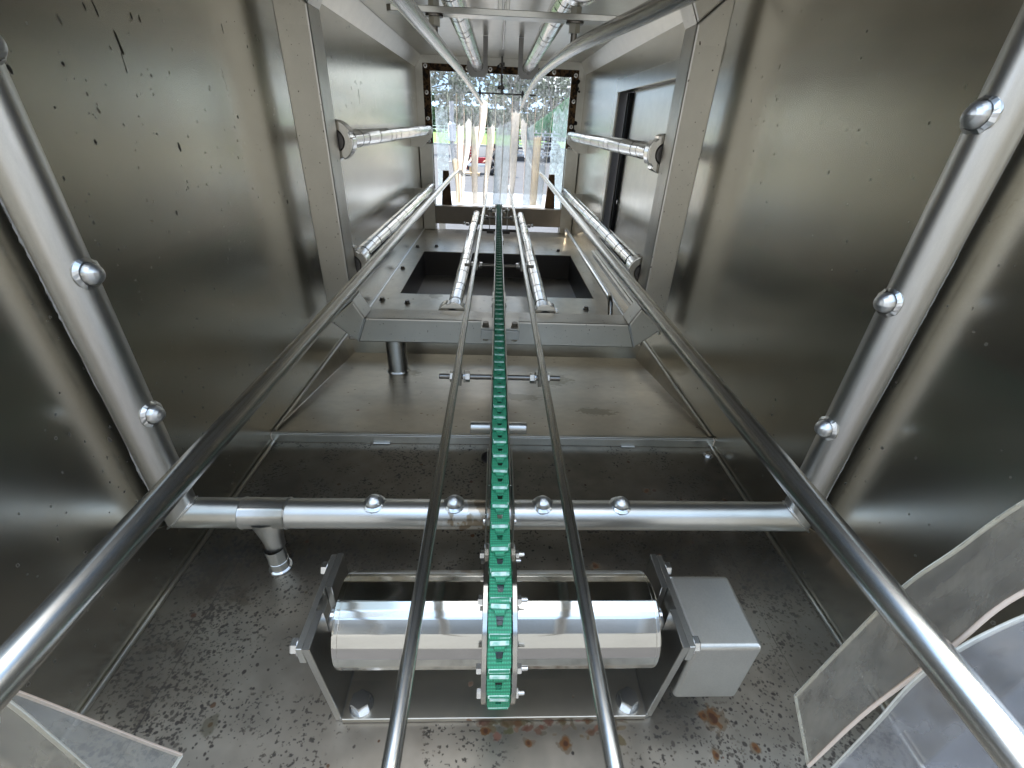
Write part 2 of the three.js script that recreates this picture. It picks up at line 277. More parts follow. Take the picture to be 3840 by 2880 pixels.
// tunnel floor with rectangular opening
const TF = -0.006;
{
  const g = prism([[-X, 1.08], [X, 1.08], [X, 2.4995], [-X, 2.4995]], TF - 0.003, TF, 'y', 0, [[[-0.328, 1.446], [0.328, 1.446], [0.328, 2.015], [-0.328, 2.015]]]);
  setUV(g, (x, y, z) => [(x + 0.4) / 0.8, (-z - 1.08) / 1.0]);
  const tf = struct(mesh('tunnel_floor', g, M.pan), 'steel tunnel floor plate with a large rectangular opening');
  mesh('front_riser', bx(-X + 0.002, X - 0.002, -0.055, TF - 0.0035, -1.085, -1.082), M.sheet, tf);
  mesh('opening_frame', [bx(-0.331, -0.328, -0.13, TF - 0.0035, -2.018, -1.443), bx(0.328, 0.331, -0.13, TF - 0.0035, -2.018, -1.443), bx(-0.328, 0.328, -0.13, TF - 0.0035, -2.018, -2.015), bx(-0.328, 0.328, -0.13, TF - 0.0035, -1.446, -1.443)], M.darkSteel, tf);
  for (const s of [-1, 1]) mesh('weld_seam', tube([[s * (X - 0.002), TF + 0.001, -1.09], [s * (X - 0.002), TF + 0.001, -1.8], [s * (X - 0.002), TF + 0.001, -2.49]], 0.0028, 60, 8), M.weld, tf);
  for (const [x, z] of [[-0.371, -1.378], [-0.287, -1.355], [-0.371, -1.733], [-0.368, -2.08], [-0.284, -2.10], [-0.13, -2.09], [0.13, -2.07], [0.281, -2.087], [0.284, -1.343]]) mesh('bolt', [hexPrism([x, TF + 0.0015, z], [0, 1, 0], 0.013, 0.008), cyl([x, TF, z], [x, TF + 0.0018, z], 0.010)], M.threadM, tf);
}
// perforated sieve tray below the opening
{
  const g0 = painter(256, 256, (u, v) => { const a = (u * 32) % 1 - 0.5, b = (v * 32) % 1 - 0.5; const h = Math.hypot(a, b) < 0.3; const c = h ? 60 : 225; return [c, c * 0.99, c * 0.97]; });
  const tr = thing('sieve_tray', 'finely perforated steel tray seen down in the floor opening', 'tray', [0, -0.11, -1.73]);
  mesh('perforated_sheet', bx(-0.327, 0.327, -0.006, -0.004, -0.283, 0.283), metal(0.55, RGB(0.62, 0.61, 0.59), { map: g0.tex(true, [12, 12]), metalness: 0.55 }), tr);
}
// walls: thick sheets
{
  const g = prism([[-ZE, -0.12], [-ZB, -0.12], [-ZB, CEIL], [-ZE, CEIL]], -X - 0.004, -X, 'x');
  setUV(g, (x, y, z) => [(-z - 0.165) / 0.9, (y + 0.1) / 0.9]);
  struct(mesh('wall_left', g, M.wallL), 'satin steel wall with dark specks');
  const d = [[1.04, 0.10], [1.775, 0.10], [1.775, 0.603], [1.04, 0.603]];
  const g2 = prism([[-ZE, -0.12], [-ZB, -0.12], [-ZB, CEIL], [-ZE, CEIL]], X, X + 0.004, 'x', 0, [d]);
  setUV(g2, (x, y, z) => [(-z - 0.165) / 0.9, (y + 0.1) / 0.9]);
  const w = struct(mesh('wall_right', g2, M.wallR), 'satin steel wall with a recessed access door');
  mesh('door_surround', [bx(X - 0.004, X - 0.0005, 0.603, 0.64, -1.80, -0.99, 0.001), bx(X - 0.004, X - 0.0005, 0.065, 0.6025, -1.80, -1.775, 0.001), bx(X - 0.004, X - 0.0005, 0.065, 0.0995, -1.7745, -0.99, 0.001)], M.sheet, w);
  mesh('door_reveal', [bx(X + 0.0042, X + 0.045, 0.603, 0.606, -1.78, -1.04), bx(X + 0.0042, X + 0.045, 0.097, 0.0998, -1.78, -1.04), bx(X + 0.0042, X + 0.045, 0.1, 0.6028, -1.779, -1.7755)], M.darkSteel, w);
  const door = thing('access_door', 'flat steel door panel set back in the wall behind a black seal', 'door', [X + 0.03, 0.1, -1.42]);
  mesh('panel', bx(0, 0.012, -0.005, 0.51, -0.275, 0.40, 0.002), M.sheet, door);
  mesh('seal', [bx(-0.012, 0.0135, 0.002, 0.50, -0.31, -0.2765, 0.003)], M.rubber, door);
  mesh('seal_strip', bx(-0.016, -0.0125, 0.004, 0.498, -0.2985, -0.2915, 0.001), M.darkSteel, door);
  for (const y of [0.33, 0.172]) mesh('bolt', hexPrism([-0.0005, y, -0.262], [-1, 0, 0], 0.012, 0.007), M.bolt, door);
  const a = tag(mesh('ledge_angle', [bx(-0.010, 0, 0, 0.003, -0.30, 0.32), bx(-0.003, -0.0002, -0.02, -0.0002, -0.30, 0.32)], M.plate), 'narrow steel ledge strip along the wall below the access door', 'ledge'); a.position.set(X - 0.005, 0.061, -1.53);
}
// ceiling with sloped corner panels
{
  const c = struct(mesh('ceiling', bx(-X, X, CEIL + 0.0005, CEIL + 0.005, ZB, -0.33), M.sheet), 'pale satin steel ceiling of the tunnel');
  for (const s of [-1, 1]) mesh('corner_panel', prism(s < 0 ? [[-X + 0.0005, 0.707], [-0.366, CEIL - 0.0005], [-0.368, CEIL - 0.0005], [-X + 0.0005, 0.71]] : [[X - 0.0005, 0.707], [X - 0.0005, 0.71], [0.368, CEIL - 0.0005], [0.366, CEIL - 0.0005]], ZB + 0.001, -0.99), M.sheet, c);
}
// exit end wall: flange frame, sill beam
{
  const yT = 0.695, yB = 0.118, xo = 0.328;
  const oct = [[-X - 0.006, -0.03], [-xo, -0.03], [-xo, 0.0285], [xo, 0.0285], [xo, -0.03], [X + 0.006, -0.03], [X + 0.006, CEIL + 0.006], [-X - 0.006, CEIL + 0.006]];
  const e = struct(mesh('end_wall', prism(oct, ZB - 0.0125, ZB - 0.0005, 'z', 0.0005, [[[-xo, yB], [xo, yB], [xo, yT], [-xo, yT]]]), M.plate), 'steel end wall with the exit opening');
  mesh('sill_beam', bx(-xo - 0.002, xo + 0.002, 0.029, yB - 0.0005, ZB + 0.0005, ZB + 0.04, 0.002), metal(0.5, RGB(0.33, 0.30, 0.27), { map: grainTex }), e);
  for (const s of [-1, 1]) mesh('side_post', bx(s < 0 ? -X + 0.002 : xo + 0.0025, s < 0 ? -xo - 0.0025 : X - 0.002, TF + 0.001, 0.40, ZB + 0.0005, ZB + 0.028, 0.002), M.plate, e);
}

// ---------------------------------------------------------------- square-tube frame ring between the two chambers
{
  const F = thing('frame_ring', 'square steel tube frame with cut corners standing across the tunnel', 'frame', [0, 0, -0.9541]);
  const z0 = -0.0308, z1 = 0.0308, b = 0.0034;
  const xo = 0.3717, xi = 0.3168, ya = 0.0601, yi = 0.1179, yt = 0.7391, yti = 0.6903;
  for (const s of [-1, 1]) {
    const mir = (p) => s < 0 ? p : p.map(([a, c]) => [-a, c]).reverse();
    mesh('post', prism(mir([[-xo, 0.1081], [-xi, 0.1569], [-xi, 0.6528], [-xo, 0.7003]]), z0, z1, 'z', b), M.post, F);
    mesh('corner_piece', prism(mir([[-xo, 0.1075], [-0.3168, ya], [-0.295, yi], [-xi, 0.1562]]), z0, z1, 'z', b), M.post, F);
    mesh('corner_piece', prism(mir([[-xo, 0.701], [-xi, 0.6534], [-0.295, yti], [-0.3262, yt]]), z0, z1, 'z', b), M.post, F);
    mesh('weld_seam', tube([[s * 0.3163, ya + 0.002, z1], [s * 0.3054, 0.089, z1 + 0.0004], [s * 0.2948, yi - 0.002, z1]], 0.0014, 24, 8), M.weld, F);
  }
  mesh('beam', prism([[-0.3161, ya], [0.3161, ya], [0.2943, yi], [-0.2943, yi]], z0, z1, 'z', b), M.post, F);
  mesh('beam', prism([[-0.2943, yti], [0.2943, yti], [0.3256, yt], [-0.3256, yt]], z0, z1, 'z', b), M.post, F);
  const leg = thing('support_leg', 'round steel leg standing under the frame beam on the pan', 'leg', [-0.2395, -0.0285, -0.953]);
  mesh('tube', cyl([0, 0, 0], [0, 0.087, 0], 0.0232, 0.0232, 40), M.blast, leg);
  mesh('weld_bead', lathe([0, -0.003, 0], [0, 1, 0], [[0.0225, 0], [0.0275, 0.002], [0.0255, 0.006], [0.0233, 0.009]]), M.weld, leg);
}

// ---------------------------------------------------------------- spray arch near the entrance
{
  const A = thing('spray_arch', 'blasted steel pipe arch with spray nozzles welded round the chamber', 'pipe arch', [0, 0.0885, -0.385]);
  const r = 0.0178, xs = 0.3735;
  const cutter = (x, y, ang) => { const g = new THREE.BoxGeometry(0.4, 0.4, 0.2); g.translate(0, -0.2, 0); g.rotateZ(ang); g.translate(x, y, 0); return new Brush(g); };
  const ev = new Evaluator(); ev.useGroups = false; ev.attributes = ['position', 'normal', 'uv'];
  const side = (s) => { let t = new Brush(cyl([s * xs, -0.06, 0], [s * xs, 0.66, 0], r, r, 40)); const c = cutter(s * xs, 0, s > 0 ? -Math.PI / 4 : Math.PI / 4); t.updateMatrixWorld(); c.updateMatrixWorld(); return ev.evaluate(t, c, SUBTRACTION).geometry; };
  for (const s of [-1, 1]) {
    mesh('side_pipe', side(s), M.blast, A);
    // mitre weld ring
    const ring = new THREE.TorusGeometry(r * 1.0, 0.0017, 8, 40); ring.scale(1, 1, 1); ring.rotateY(Math.PI / 2); ring.scale(1, 1.0, 1);
    const p = ring.attributes.position; for (let i = 0; i < p.count; i++) { const y = p.getY(i), x = p.getX(i); p.setXYZ(i, x - s * y, y, p.getZ(i)); }
    ring.computeVertexNormals(); ring.translate(s * xs, 0, 0); mesh('mitre_weld', ring, M.weld, A);
  }
  { let t = new Brush(cyl([-xs - 0.06, 0, 0], [xs + 0.06, 0, 0], r, r, 40)); t.updateMatrixWorld(); let g = t; for (const s of [-1, 1]) { const c = cutter(s * xs, 0, s > 0 ? 3 * Math.PI / 4 : -3 * Math.PI / 4); c.updateMatrixWorld(); g = ev.evaluate(g, c, SUBTRACTION); g.updateMatrixWorld(); } 
    const bp = painter(128, 1024, (u, v) => { const n = 247 + 14 * (fbm(u * 6, v * 40, 15, 4) - 0.5), st = sstep(0.52, 0.56, fbm(u * 5, v * 60, 17, 4) + 0.12 - 6 * Math.abs(v - 0.47)), wt = sstep(0.6, 0.66, fbm(u * 9, v * 110, 27, 3)) * sstep(0.1, 0.02, Math.abs(v - 0.47)); return [n - 62 * st + 40 * wt, n * 0.995 - 76 * st + 48 * wt, n * 0.98 - 92 * st + 56 * wt]; });
    mesh('bottom_pipe', g.geometry, metal(0.36, RGB(0.66, 0.655, 0.64), { map: bp.tex(true) }), A); }
  // crusty lime deposit along the outer side of the side pipes
  for (const s of [-1, 1]) {
    const g = new THREE.TubeGeometry(new THREE.LineCurve3(V(s * (xs + 0.0135), 0.02, 0.0118), V(s * (xs + 0.0135), 0.6, 0.0118)), 420, 0.0012, 7, false), p = g.attributes.position;
    for (let i = 0; i < p.count; i++) { const y = p.getY(i), n = fbm(y * 260 + s * 50, (i % 8) * 1.3, 88, 3), q = sstep(0.35, 0.65, fbm(y * 14 + 9 * s, 2, 89, 3)); const f = 0.15 + (s < 0 ? 1.7 : 0.8) * q * n * 1.3; p.setX(i, s * (xs + 0.0135) + (p.getX(i) - s * (xs + 0.0135)) * f); p.setZ(i, 0.0118 + (p.getZ(i) - 0.0118) * f); }
    g.computeVertexNormals(); mesh('lime_crust', g, new THREE.MeshStandardMaterial({ color: RGB(0.36, 0.34, 0.31), roughness: 0.8 }), A);
  }
  // nozzles: domed spray tips with a ragged weld collar
  const nz = (name, p, dir, k) => {
    const n = mesh('nozzle', lathe(p, dir, [[0.0102, 0], [0.0101, 0.0025], [0.0094, 0.006], [0.0078, 0.0095], [0.0054, 0.0122], [0.0028, 0.0140], [0.0012, 0.0146], [0, 0.0147]], 28), M.tip, A);
    const col = lathe(p, dir, [[0.0098, -0.002], [0.0132, 0.0], [0.0135, 0.002], [0.0104, 0.0045]], 26); const q = col.attributes.position;
    for (let i = 0; i < q.count; i++) { const f = 1 + 0.10 * (vnoise(q.getX(i) * 400 + k, q.getY(i) * 400 + q.getZ(i) * 300, k) - 0.5); q.setXYZ(i, p[0] + (q.getX(i) - p[0]) * f, p[1] + (q.getY(i) - p[1]) * f, p[2] + (q.getZ(i) - p[2]) * f); }
    col.computeVertexNormals(); mesh('weld_collar', col, M.weld, n);
  };
  const d45 = (x, y, z) => V(x, y, z).normalize().toArray();
  let k = 1;
  for (const x of [-0.1475, -0.0525, 0.0535, 0.1485]) nz('n', [x, r * 0.93 - 0.002, -0.001], d45(0, 1, 0.08), k++);
  for (const y of [0.287, 0.142, 0.445]) nz('n', [-xs + r * 0.86, y - 0.0, 0.001], d45(1, 0, 0.12), k++);
  for (const y of [0.430, 0.281, 0.137]) nz('n', [xs - r * 0.86, y, 0.001], d45(-1, 0, 0.12), k++);
  // swept tee and feed stub
  const t0 = -0.2755;
  mesh('tee_body', [lathe([t0 - 0.027, 0, 0], [1, 0, 0], [[r + 0.0002, 0], [r + 0.0014, 0.0012], [r + 0.0006, 0.003], [r + 0.0006, 0.051], [r + 0.0014, 0.0528], [r + 0.0002, 0.054]], 40), (() => { const c = new THREE.SplineCurve([[0.0113, 0], [0.012, 0.012], [0.0138, 0.024], [0.0172, 0.036], [0.0215, 0.045], [0.024, 0.050]].map((a) => new THREE.Vector2(...a))); const g = new THREE.LatheGeometry(c.getPoints(30), 36); g.translate(t0, -0.052, 0.004); const p = g.attributes.position; for (let k = 0; k < p.count; k++) if (p.getY(k) > -0.03) { const f = sstep(-0.03, -0.002, p.getY(k)); p.setZ(k, 0.004 + (p.getZ(k) - 0.004) * (1 - 0.3 * f)); } g.computeVertexNormals(); return g.toNonIndexed(); })()], M.blast, A);
  mesh('feed_stub', lathe([t0, -0.0883, 0.008], [0, 1, 0], [[0.0112, 0], [0.0112, 0.0135], [0.0118, 0.014], [0.0118, 0.0155], [0.0112, 0.016], [0.0115, 0.037]], 32), M.blast, A);
  mesh('floor_weld', lathe([t0, -0.0884, 0.008], [0, 1, 0], [[0.0112, 0], [0.0140, 0.0006], [0.0136, 0.0025], [0.0114, 0.004]], 32), M.weld, A);
}

// ---------------------------------------------------------------- drum motor drive
const DZ = -0.2385, DY = 0.114;
{
  const D = thing('drum_drive', 'polished steel drum motor in a bolted bracket on the sump floor', 'drum motor', [0, 0, DZ]);
  const brkM = metal(0.3, RGB(0.5, 0.49, 0.47), { map: grainTex });
  // folded base: (a = -z local, b = y)
  mesh('base_plate', bx(-0.1465, 0.1465, 0.001, 0.007, -0.048, 0.0345, 0.0012), M.pan, D);
  for (const s of [-1, 1]) {
    const x0 = s < 0 ? -0.1535 : 0.1475, x1 = s < 0 ? -0.1475 : 0.1535;
    // side plate with a shaft slot cut down from the top edge
    mesh('side_plate', prism([[-0.032, 0.001], [0.048, 0.001], [0.047, 0.142], [0.011, 0.142], [0.011, 0.112], [-0.011, 0.112], [-0.011, 0.143], [-0.0435, 0.143]], x0, x1, 'x', 0.0008), brkM, D);
    mesh('fold', cyl([s * 0.147, 0.004, -0.047], [s * 0.147, 0.004, 0.033], 0.0029, 0.0029, 12), brkM, D);
    mesh('keeper_bar', bx(s < 0 ? -0.1590 : 0.1537, s < 0 ? -0.1537 : 0.1590, 0.122, 0.1415, -0.046, 0.0425, 0.0008), M.plate, D);
    for (const z of [-0.038, 0.034]) mesh('bolt', [hexPrism([s * 0.1592, 0.132, z], [s, 0, 0], 0.011, 0.0068), cyl([s * 0.1591, 0.132, z], [s * 0.1602, 0.132, z], 0.0078)], M.bolt, D);
    mesh('base_bolt', [lathe([s * 0.1305, 0.0072, 0.022], [0, 1, 0], [[0, 0], [0.0115, 0], [0.0115, 0.0022], [0.0, 0.0022]]), hexPrism([s * 0.1305, 0.0094, 0.022], [0, 1, 0], 0.0165, 0.0095)], M.bolt, D);
  }
  mesh('shaft', cyl([-0.1475, DY, 0], [0.1475, DY, 0], 0.0105, 0.0105, 24), M.bolt, D);
  const drum = mesh('drum', lathe([-0.136, DY, 0], [1, 0, 0], [[0.012, 0], [0.0375, 0], [0.0392, 0.0008], [0.0396, 0.0025], [0.0396, 0.005], [0.0394, 0.0052], [0.0396, 0.0055], [0.0397, 0.136], [0.0396, 0.2665], [0.0394, 0.267], [0.0396, 0.2675], [0.0392, 0.270], [0.0375, 0.2715], [0.012, 0.2715]], 96), M.polish, D);
  // toothed white pulley between two steel flanges
  const teeth = []; const NT = 30; for (let i = 0; i < NT; i++) for (const [f, r] of [[0.0, 0.0535], [0.28, 0.0535], [0.38, 0.0505], [0.9, 0.0505]]) { const a = (i + f) / NT * Math.PI * 2; teeth.push([r * Math.cos(a), r * Math.sin(a)]); }
  { const g = prism(teeth, -0.0088, 0.0088, 'x', 0, [circle(0, 0, 0.041, 60)]); g.translate(0, DY, 0); mesh('pulley', g, M.whitePlastic, D); }
  for (const s of [-1, 1]) {
    const fl = lathe([s * 0.0096, DY, 0], [s, 0, 0], [[0.0398, 0], [0.0635, 0], [0.064, 0.0005], [0.064, 0.0038], [0.0635, 0.0043], [0.0398, 0.0043]], 96);
    const f = mesh('flange', fl, metal(0.22, RGB(0.5, 0.485, 0.46), { map: grainTex }), D);
    for (let i = 0; i < 7; i++) {
      const a = -0.55 + i / 7 * Math.PI * 2, y = DY + 0.0565 * Math.sin(a), z = 0.0565 * Math.cos(a);
      mesh('bolt', s < 0 ? hexPrism([-0.0140, y, z], [-1, 0, 0], 0.0072, 0.0038) : [hexPrism([0.0140, y, z], [1, 0, 0], 0.0072, 0.0034), cyl([0.0173, y, z], [0.0223, y, z], 0.0021, 0.0018, 12)], M.bolt, f);
    }
  }
  // welded motor terminal box
  const boxT = mesh('terminal_box', bx(0.1605, 0.2195, 0.052, 0.1345, -0.0295, 0.0395, 0.0045), M.box, D);
  mesh('cable_gland', cyl([0.19, 0.008, -0.005], [0.19, 0.052, -0.005], 0.009, 0.009, 20), M.bolt, boxT);
}

// ---------------------------------------------------------------- green link belt, its channel, the far pulley
{
  const B = thing('link_belt', 'green woven link belt with worn pale edges running down the middle', 'belt', [0, 0, 0]);
  const weave = painter(128, 128, (u, v) => { const a = Math.sin(v * Math.PI * 2 * 6), b = Math.sin(u * Math.PI * 2 * 10); const k = 0.72 + 0.28 * (0.5 + 0.5 * a) * (0.7 + 0.3 * b) + 0.1 * (hash(Math.floor(u * 128), Math.floor(v * 128), 4) - 0.5); return [62 * k, 168 * k, 122 * k]; });
  const bumpW = painter(128, 128, (u, v) => { const a = 127 + 100 * Math.sin(v * Math.PI * 2 * 6) * (0.7 + 0.3 * Math.sin(u * Math.PI * 2 * 10)); return [a, a, a]; });
  const green = new THREE.MeshStandardMaterial({ map: weave.tex(true), bumpMap: bumpW.tex(false), bumpScale: 0.0004, roughness: 0.55 });
  const wornP = painter(64, 64, (u, v) => { const n = fbm(u * 5, v * 5, 7, 3), k = sstep(0.2, 0.6, n); return [128 + 80 * k, 190 + 36 * k, 164 + 50 * k]; });
  const worn = new THREE.MeshStandardMaterial({ map: wornP.tex(true), roughness: 0.7 });
  const fit = (g, s) => { const p = g.attributes.position, uv = g.attributes.uv; for (let i = 0; i < p.count; i++) uv.setXY(i, (p.getX(i) + 0.01) * 50, (p.getZ(i) + p.getY(i) + 0.02) * 50); return g; };
  // one link, lying along +z (toward the camera end), top face up; y=0 is the belt's outer surface
  const W = 0.0088;
  const slab = new THREE.Shape([[-W, 0.016], [-W, -0.012], [-W * 0.8, -0.0145], [W * 0.8, -0.0145], [W, -0.012], [W, 0.016]].map((a) => new THREE.Vector2(...a)));
  slab.holes.push(new THREE.Path([[-0.0034, -0.0005], [0.0034, -0.0005], [0.0022, -0.0088], [-0.0022, -0.0088]].map((a) => new THREE.Vector2(...a))));
  const slabG = new THREE.ExtrudeGeometry(slab, { depth: 0.0018, bevelEnabled: true, bevelSize: 0.0003, bevelThickness: 0.0003, bevelSegments: 1 });
  slabG.rotateX(-Math.PI / 2); slabG.rotateX(-0.13); slabG.translate(0, -0.0042, 0); fit(slabG);       // shape +y becomes -z; near end raised
  const tabG = new THREE.ExtrudeGeometry(new THREE.Shape([[-W * 0.86, 0.0135], [-W * 0.86, 0.0075], [-W * 0.42, 0.0045], [-W * 0.42, 0.0015], [W * 0.42, 0.0015], [W * 0.42, 0.0045], [W * 0.86, 0.0075], [W * 0.86, 0.0135]].map((a) => new THREE.Vector2(...a))), { depth: 0.0016, bevelEnabled: true, bevelSize: 0.0003, bevelThickness: 0.0003, bevelSegments: 1 });
  tabG.rotateX(-Math.PI / 2); tabG.rotateX(0.12); tabG.translate(0, -0.0025, 0.0015); fit(tabG);
  const edge1 = fit(bx(-W * 0.93, W * 0.93, -0.0028, -0.0001, 0.0125, 0.0158, 0.0006)), edge2 = fit(bx(-W * 0.84, W * 0.84, -0.0006, 0.0012, -0.0078, -0.0044, 0.0006));
  // path: top run, wrap round the drive pulley, rising return over the idler, back to the far pulley
  const R = 0.0655, FZ = -2.13, FY = 0.1535, FR = 0.0270, pts = [];
  for (let i = 0; i <= 40; i++) { const t = i / 40; pts.push([FZ + (DZ - FZ) * t, FY + FR + (DY + R - FY - FR) * t]); }
  for (let i = 1; i <= 40; i++) { const a = Math.PI / 2 - i / 40 * Math.PI; pts.push([DZ + R * Math.cos(a), DY + R * Math.sin(a)]); }
  pts.push([-0.6, 0.0485], [-1.08, 0.052], [-1.5, 0.105]);
  for (let i = 0; i <= 20; i++) { const a = -Math.PI / 2 - i / 20 * Math.PI; pts.push([FZ + FR * Math.cos(a), FY + FR * Math.sin(a)]); }
  const seg = []; let L = 0; for (let i = 1; i < pts.length; i++) { const l = Math.hypot(pts[i][0] - pts[i - 1][0], pts[i][1] - pts[i - 1][1]); seg.push([L, l, i]); L += l; }
  const N = Math.round(L / 0.025), at = (s) => { s = ((s % L) + L) % L; for (const [o, l, i] of seg) if (s <= o + l) { const t = (s - o) / l; return [pts[i - 1][0] + (pts[i][0] - pts[i - 1][0]) * t, pts[i - 1][1] + (pts[i][1] - pts[i - 1][1]) * t]; } return pts[0]; };
  for (let n = 0; n < N; n++) {
    const s = n / N * L, [z, y] = at(s), [za, ya] = at(s - 0.004), [zb, yb] = at(s + 0.004);
    const l = new THREE.Mesh(slabG, green); l.name = 'link'; l.castShadow = l.receiveShadow = true; B.add(l);
    l.position.set(rr(-0.0003, 0.0003), y, z); l.rotation.x = -Math.atan2(yb - ya, zb - za); l.rotation.z = rr(-0.02, 0.02);
    const t = new THREE.Mesh(tabG, green); t.name = 'tab'; l.add(t); t.rotation.y = rr(-0.05, 0.05);
    const e1 = new THREE.Mesh(edge1, worn); e1.name = 'worn_edge'; l.add(e1);
    const e2 = new THREE.Mesh(edge2, worn); e2.name = 'worn_edge'; l.add(e2); e2.rotation.y = rr(-0.04, 0.04);
    for (const q of [t, e1, e2]) q.castShadow = q.receiveShadow = true;
  }
}
{
  const C = thing('belt_channel', 'thin steel channel carrying the green belt along the tunnel', 'channel', [0, 0.15, -1.2]);
  const z0 = -0.845, z1 = 0.86;
  mesh('bottom_plate', bx(-0.0098, 0.0098, 0, 0.002, z0, z1), M.plate, C);
  for (const s of [-1, 1]) mesh('side_strip', bx(s < 0 ? -0.0118 : 0.0101, s < 0 ? -0.0101 : 0.0118, -0.004, 0.0285, z0, z1, 0.0004), M.plate, C);
  for (const s of [-1, 1]) {
    const g = mesh('guide_cheek', bx(s < 0 ? -0.0142 : 0.0128, s < 0 ? -0.0128 : 0.0142, -0.012, 0.029, 0.80, 0.90, 0.0005), M.plate, C);
    mesh('pin', cyl([s * 0.0142, 0.012, 0.892], [s * 0.0162, 0.012, 0.892], 0.0028, 0.0028, 14), M.bolt, g);
  }
  for (const z of [0.285, -0.28, -0.72]) for (const s of [-1, 1]) {
    const g = mesh('joint_plate', bx(s < 0 ? -0.0141 : 0.0119, s < 0 ? -0.0119 : 0.0141, -0.006, 0.027, z - 0.035, z + 0.035, 0.0004), M.plate, C);
    for (const d of [-0.02, 0.02]) mesh('screw', cyl([s * 0.0138, 0.014, z + d], [s * 0.016, 0.014, z + d], 0.0035, 0.003, 14), M.bolt, g);
  }
}
{ // return idler tube near the lip
  const I = thing('spacer_tube', 'short plain steel tube lying across under the belt above the lip', 'tube', [0, 0.113, -0.53]);
  mesh('sleeve', lathe([-0.041, 0, 0], [1, 0, 0], [[0.004, 0], [0.0082, 0], [0.0088, 0.0008], [0.0088, 0.0812], [0.0082, 0.082], [0.004, 0.082]], 32), M.blast, I);
  mesh('bracket', [bx(-0.0118, -0.0098, -0.005, 0.05, -0.008, 0.008), bx(0.0098, 0.0118, -0.005, 0.05, -0.008, 0.008)], M.plate, I);
}
{ // clamp on the frame beam
  const K = thing('belt_clamp', 'two-bolt steel clamp block holding the belt channel on the frame beam', 'clamp', [0.0035, 0.1189, -0.878]);
  mesh('top_plate', bx(-0.041, 0.041, 0, 0.005, -0.05, 0.008, 0.001), M.plate, K);
  mesh('square_bar', bx(-0.041, 0.041, -0.021, -0.0006, -0.009, 0.008, 0.0015), M.blast, K);
  mesh('saddle', bx(-0.014, 0.007, 0.0052, 0.0305, -0.03, -0.01, 0.0008), M.plate, K);
  for (const x of [-0.031, 0.031]) { mesh('bolt', [cyl([x, 0.005, -0.004], [x, 0.0065, -0.004], 0.0078), hexPrism([x, 0.0065, -0.004], [0, 1, 0], 0.0125, 0.0078)], M.threadM, K); mesh('nut', hexPrism([x, -0.0212, -0.001], [0, -1, 0], 0.0125, 0.005), M.bolt, K); }
}
// cross rods with nuts and rail lugs
function crossRod(label, z, y, xe, r, stand) {
  const T = thing('threaded_cross_rod', label, 'threaded rod', [0.001, y, z], 'threaded rods crossing under the belt');
  mesh('rod', thread([-xe, 0, 0], [xe, 0, 0], r, 0.0019), M.threadM, T);
  for (const s of [-1, 1]) {
    mesh('nut', hexPrism([s * 0.0525, 0, 0], [-s, 0, 0], r * 3.3, r * 1.55), M.bolt, T);
    mesh('nut', hexPrism([s * 0.0688, 0, 0], [s, 0, 0], r * 3.3, r * 1.55), M.bolt, T);
    mesh('washer', [cyl([s * 0.0533, 0, 0], [s * 0.0547, 0, 0], r * 2.1), cyl([s * 0.0668, 0, 0], [s * 0.0682, 0, 0], r * 2.1)], M.bolt, T);
    mesh('rail_lug', bx(s < 0 ? -0.064 : 0.058, s < 0 ? -0.058 : 0.064, -0.012, stand, -0.008, 0.008, 0.001), M.plate, T);
  }
}
crossRod('threaded cross rod nearest the drum, between the lip and the frame beam', -0.588, 0.1655, 0.092, 0.0045, 0.0145);
crossRod('threaded cross rod over the dark floor opening', -1.200, 0.1655, 0.094, 0.0045, 0.0145);
crossRod('farthest threaded cross rod, just before the end pulley', -1.905, 0.1655, 0.082, 0.0045, 0.0145);
{ // far end pulley block
  const E = thing('end_pulley', 'white plastic belt pulley in a bolted steel fork at the tunnel exit', 'pulley', [0, 0.1535, -2.13]);
  mesh('pulley_wheel', lathe([-0.0165, 0, 0], [1, 0, 0], [[0.006, 0], [0.029, 0], [0.031, 0.001], [0.031, 0.0075], [0.0225, 0.0085], [0.0225, 0.0245], [0.031, 0.0255], [0.031, 0.032], [0.029, 0.033], [0.006, 0.033]], 40), M.whitePlastic, E);
  mesh('axle', cyl([-0.05, 0, 0], [0.05, 0, 0], 0.006, 0.006, 20), M.bolt, E);
  for (const s of [-1, 1]) {
    mesh('fork_plate', bx(s < 0 ? -0.042 : 0.039, s < 0 ? -0.039 : 0.042, -0.085, 0.016, -0.035, 0.035, 0.001), M.plate, E);
    mesh('nut', hexPrism([s * 0.042, 0, 0], [s, 0, 0], 0.016, 0.008), M.bolt, E);
    mesh('adjuster_bolt', [hexPrism([s * 0.033, 0.004, 0.028], [0, 1, 0], 0.011, 0.007), cyl([s * 0.033, -0.02, 0.028], [s * 0.033, 0.016, 0.028], 0.0035, 0.0035, 14)], M.bolt, E);
    mesh('foot', bx(s < 0 ? -0.052 : 0.02, s < 0 ? -0.02 : 0.052, -0.086, -0.072, 0.035, 0.06, 0.001), M.darkSteel, E);
  }
  mesh('front_plate', bx(-0.0385, 0.0385, -0.026, -0.023, 0.0, 0.035, 0.0008), M.plate, E);
  mesh('cross_bar', cyl([-0.09, -0.074, 0.045], [0.1, -0.074, 0.045], 0.006, 0.006, 16), M.darkSteel, E);
}

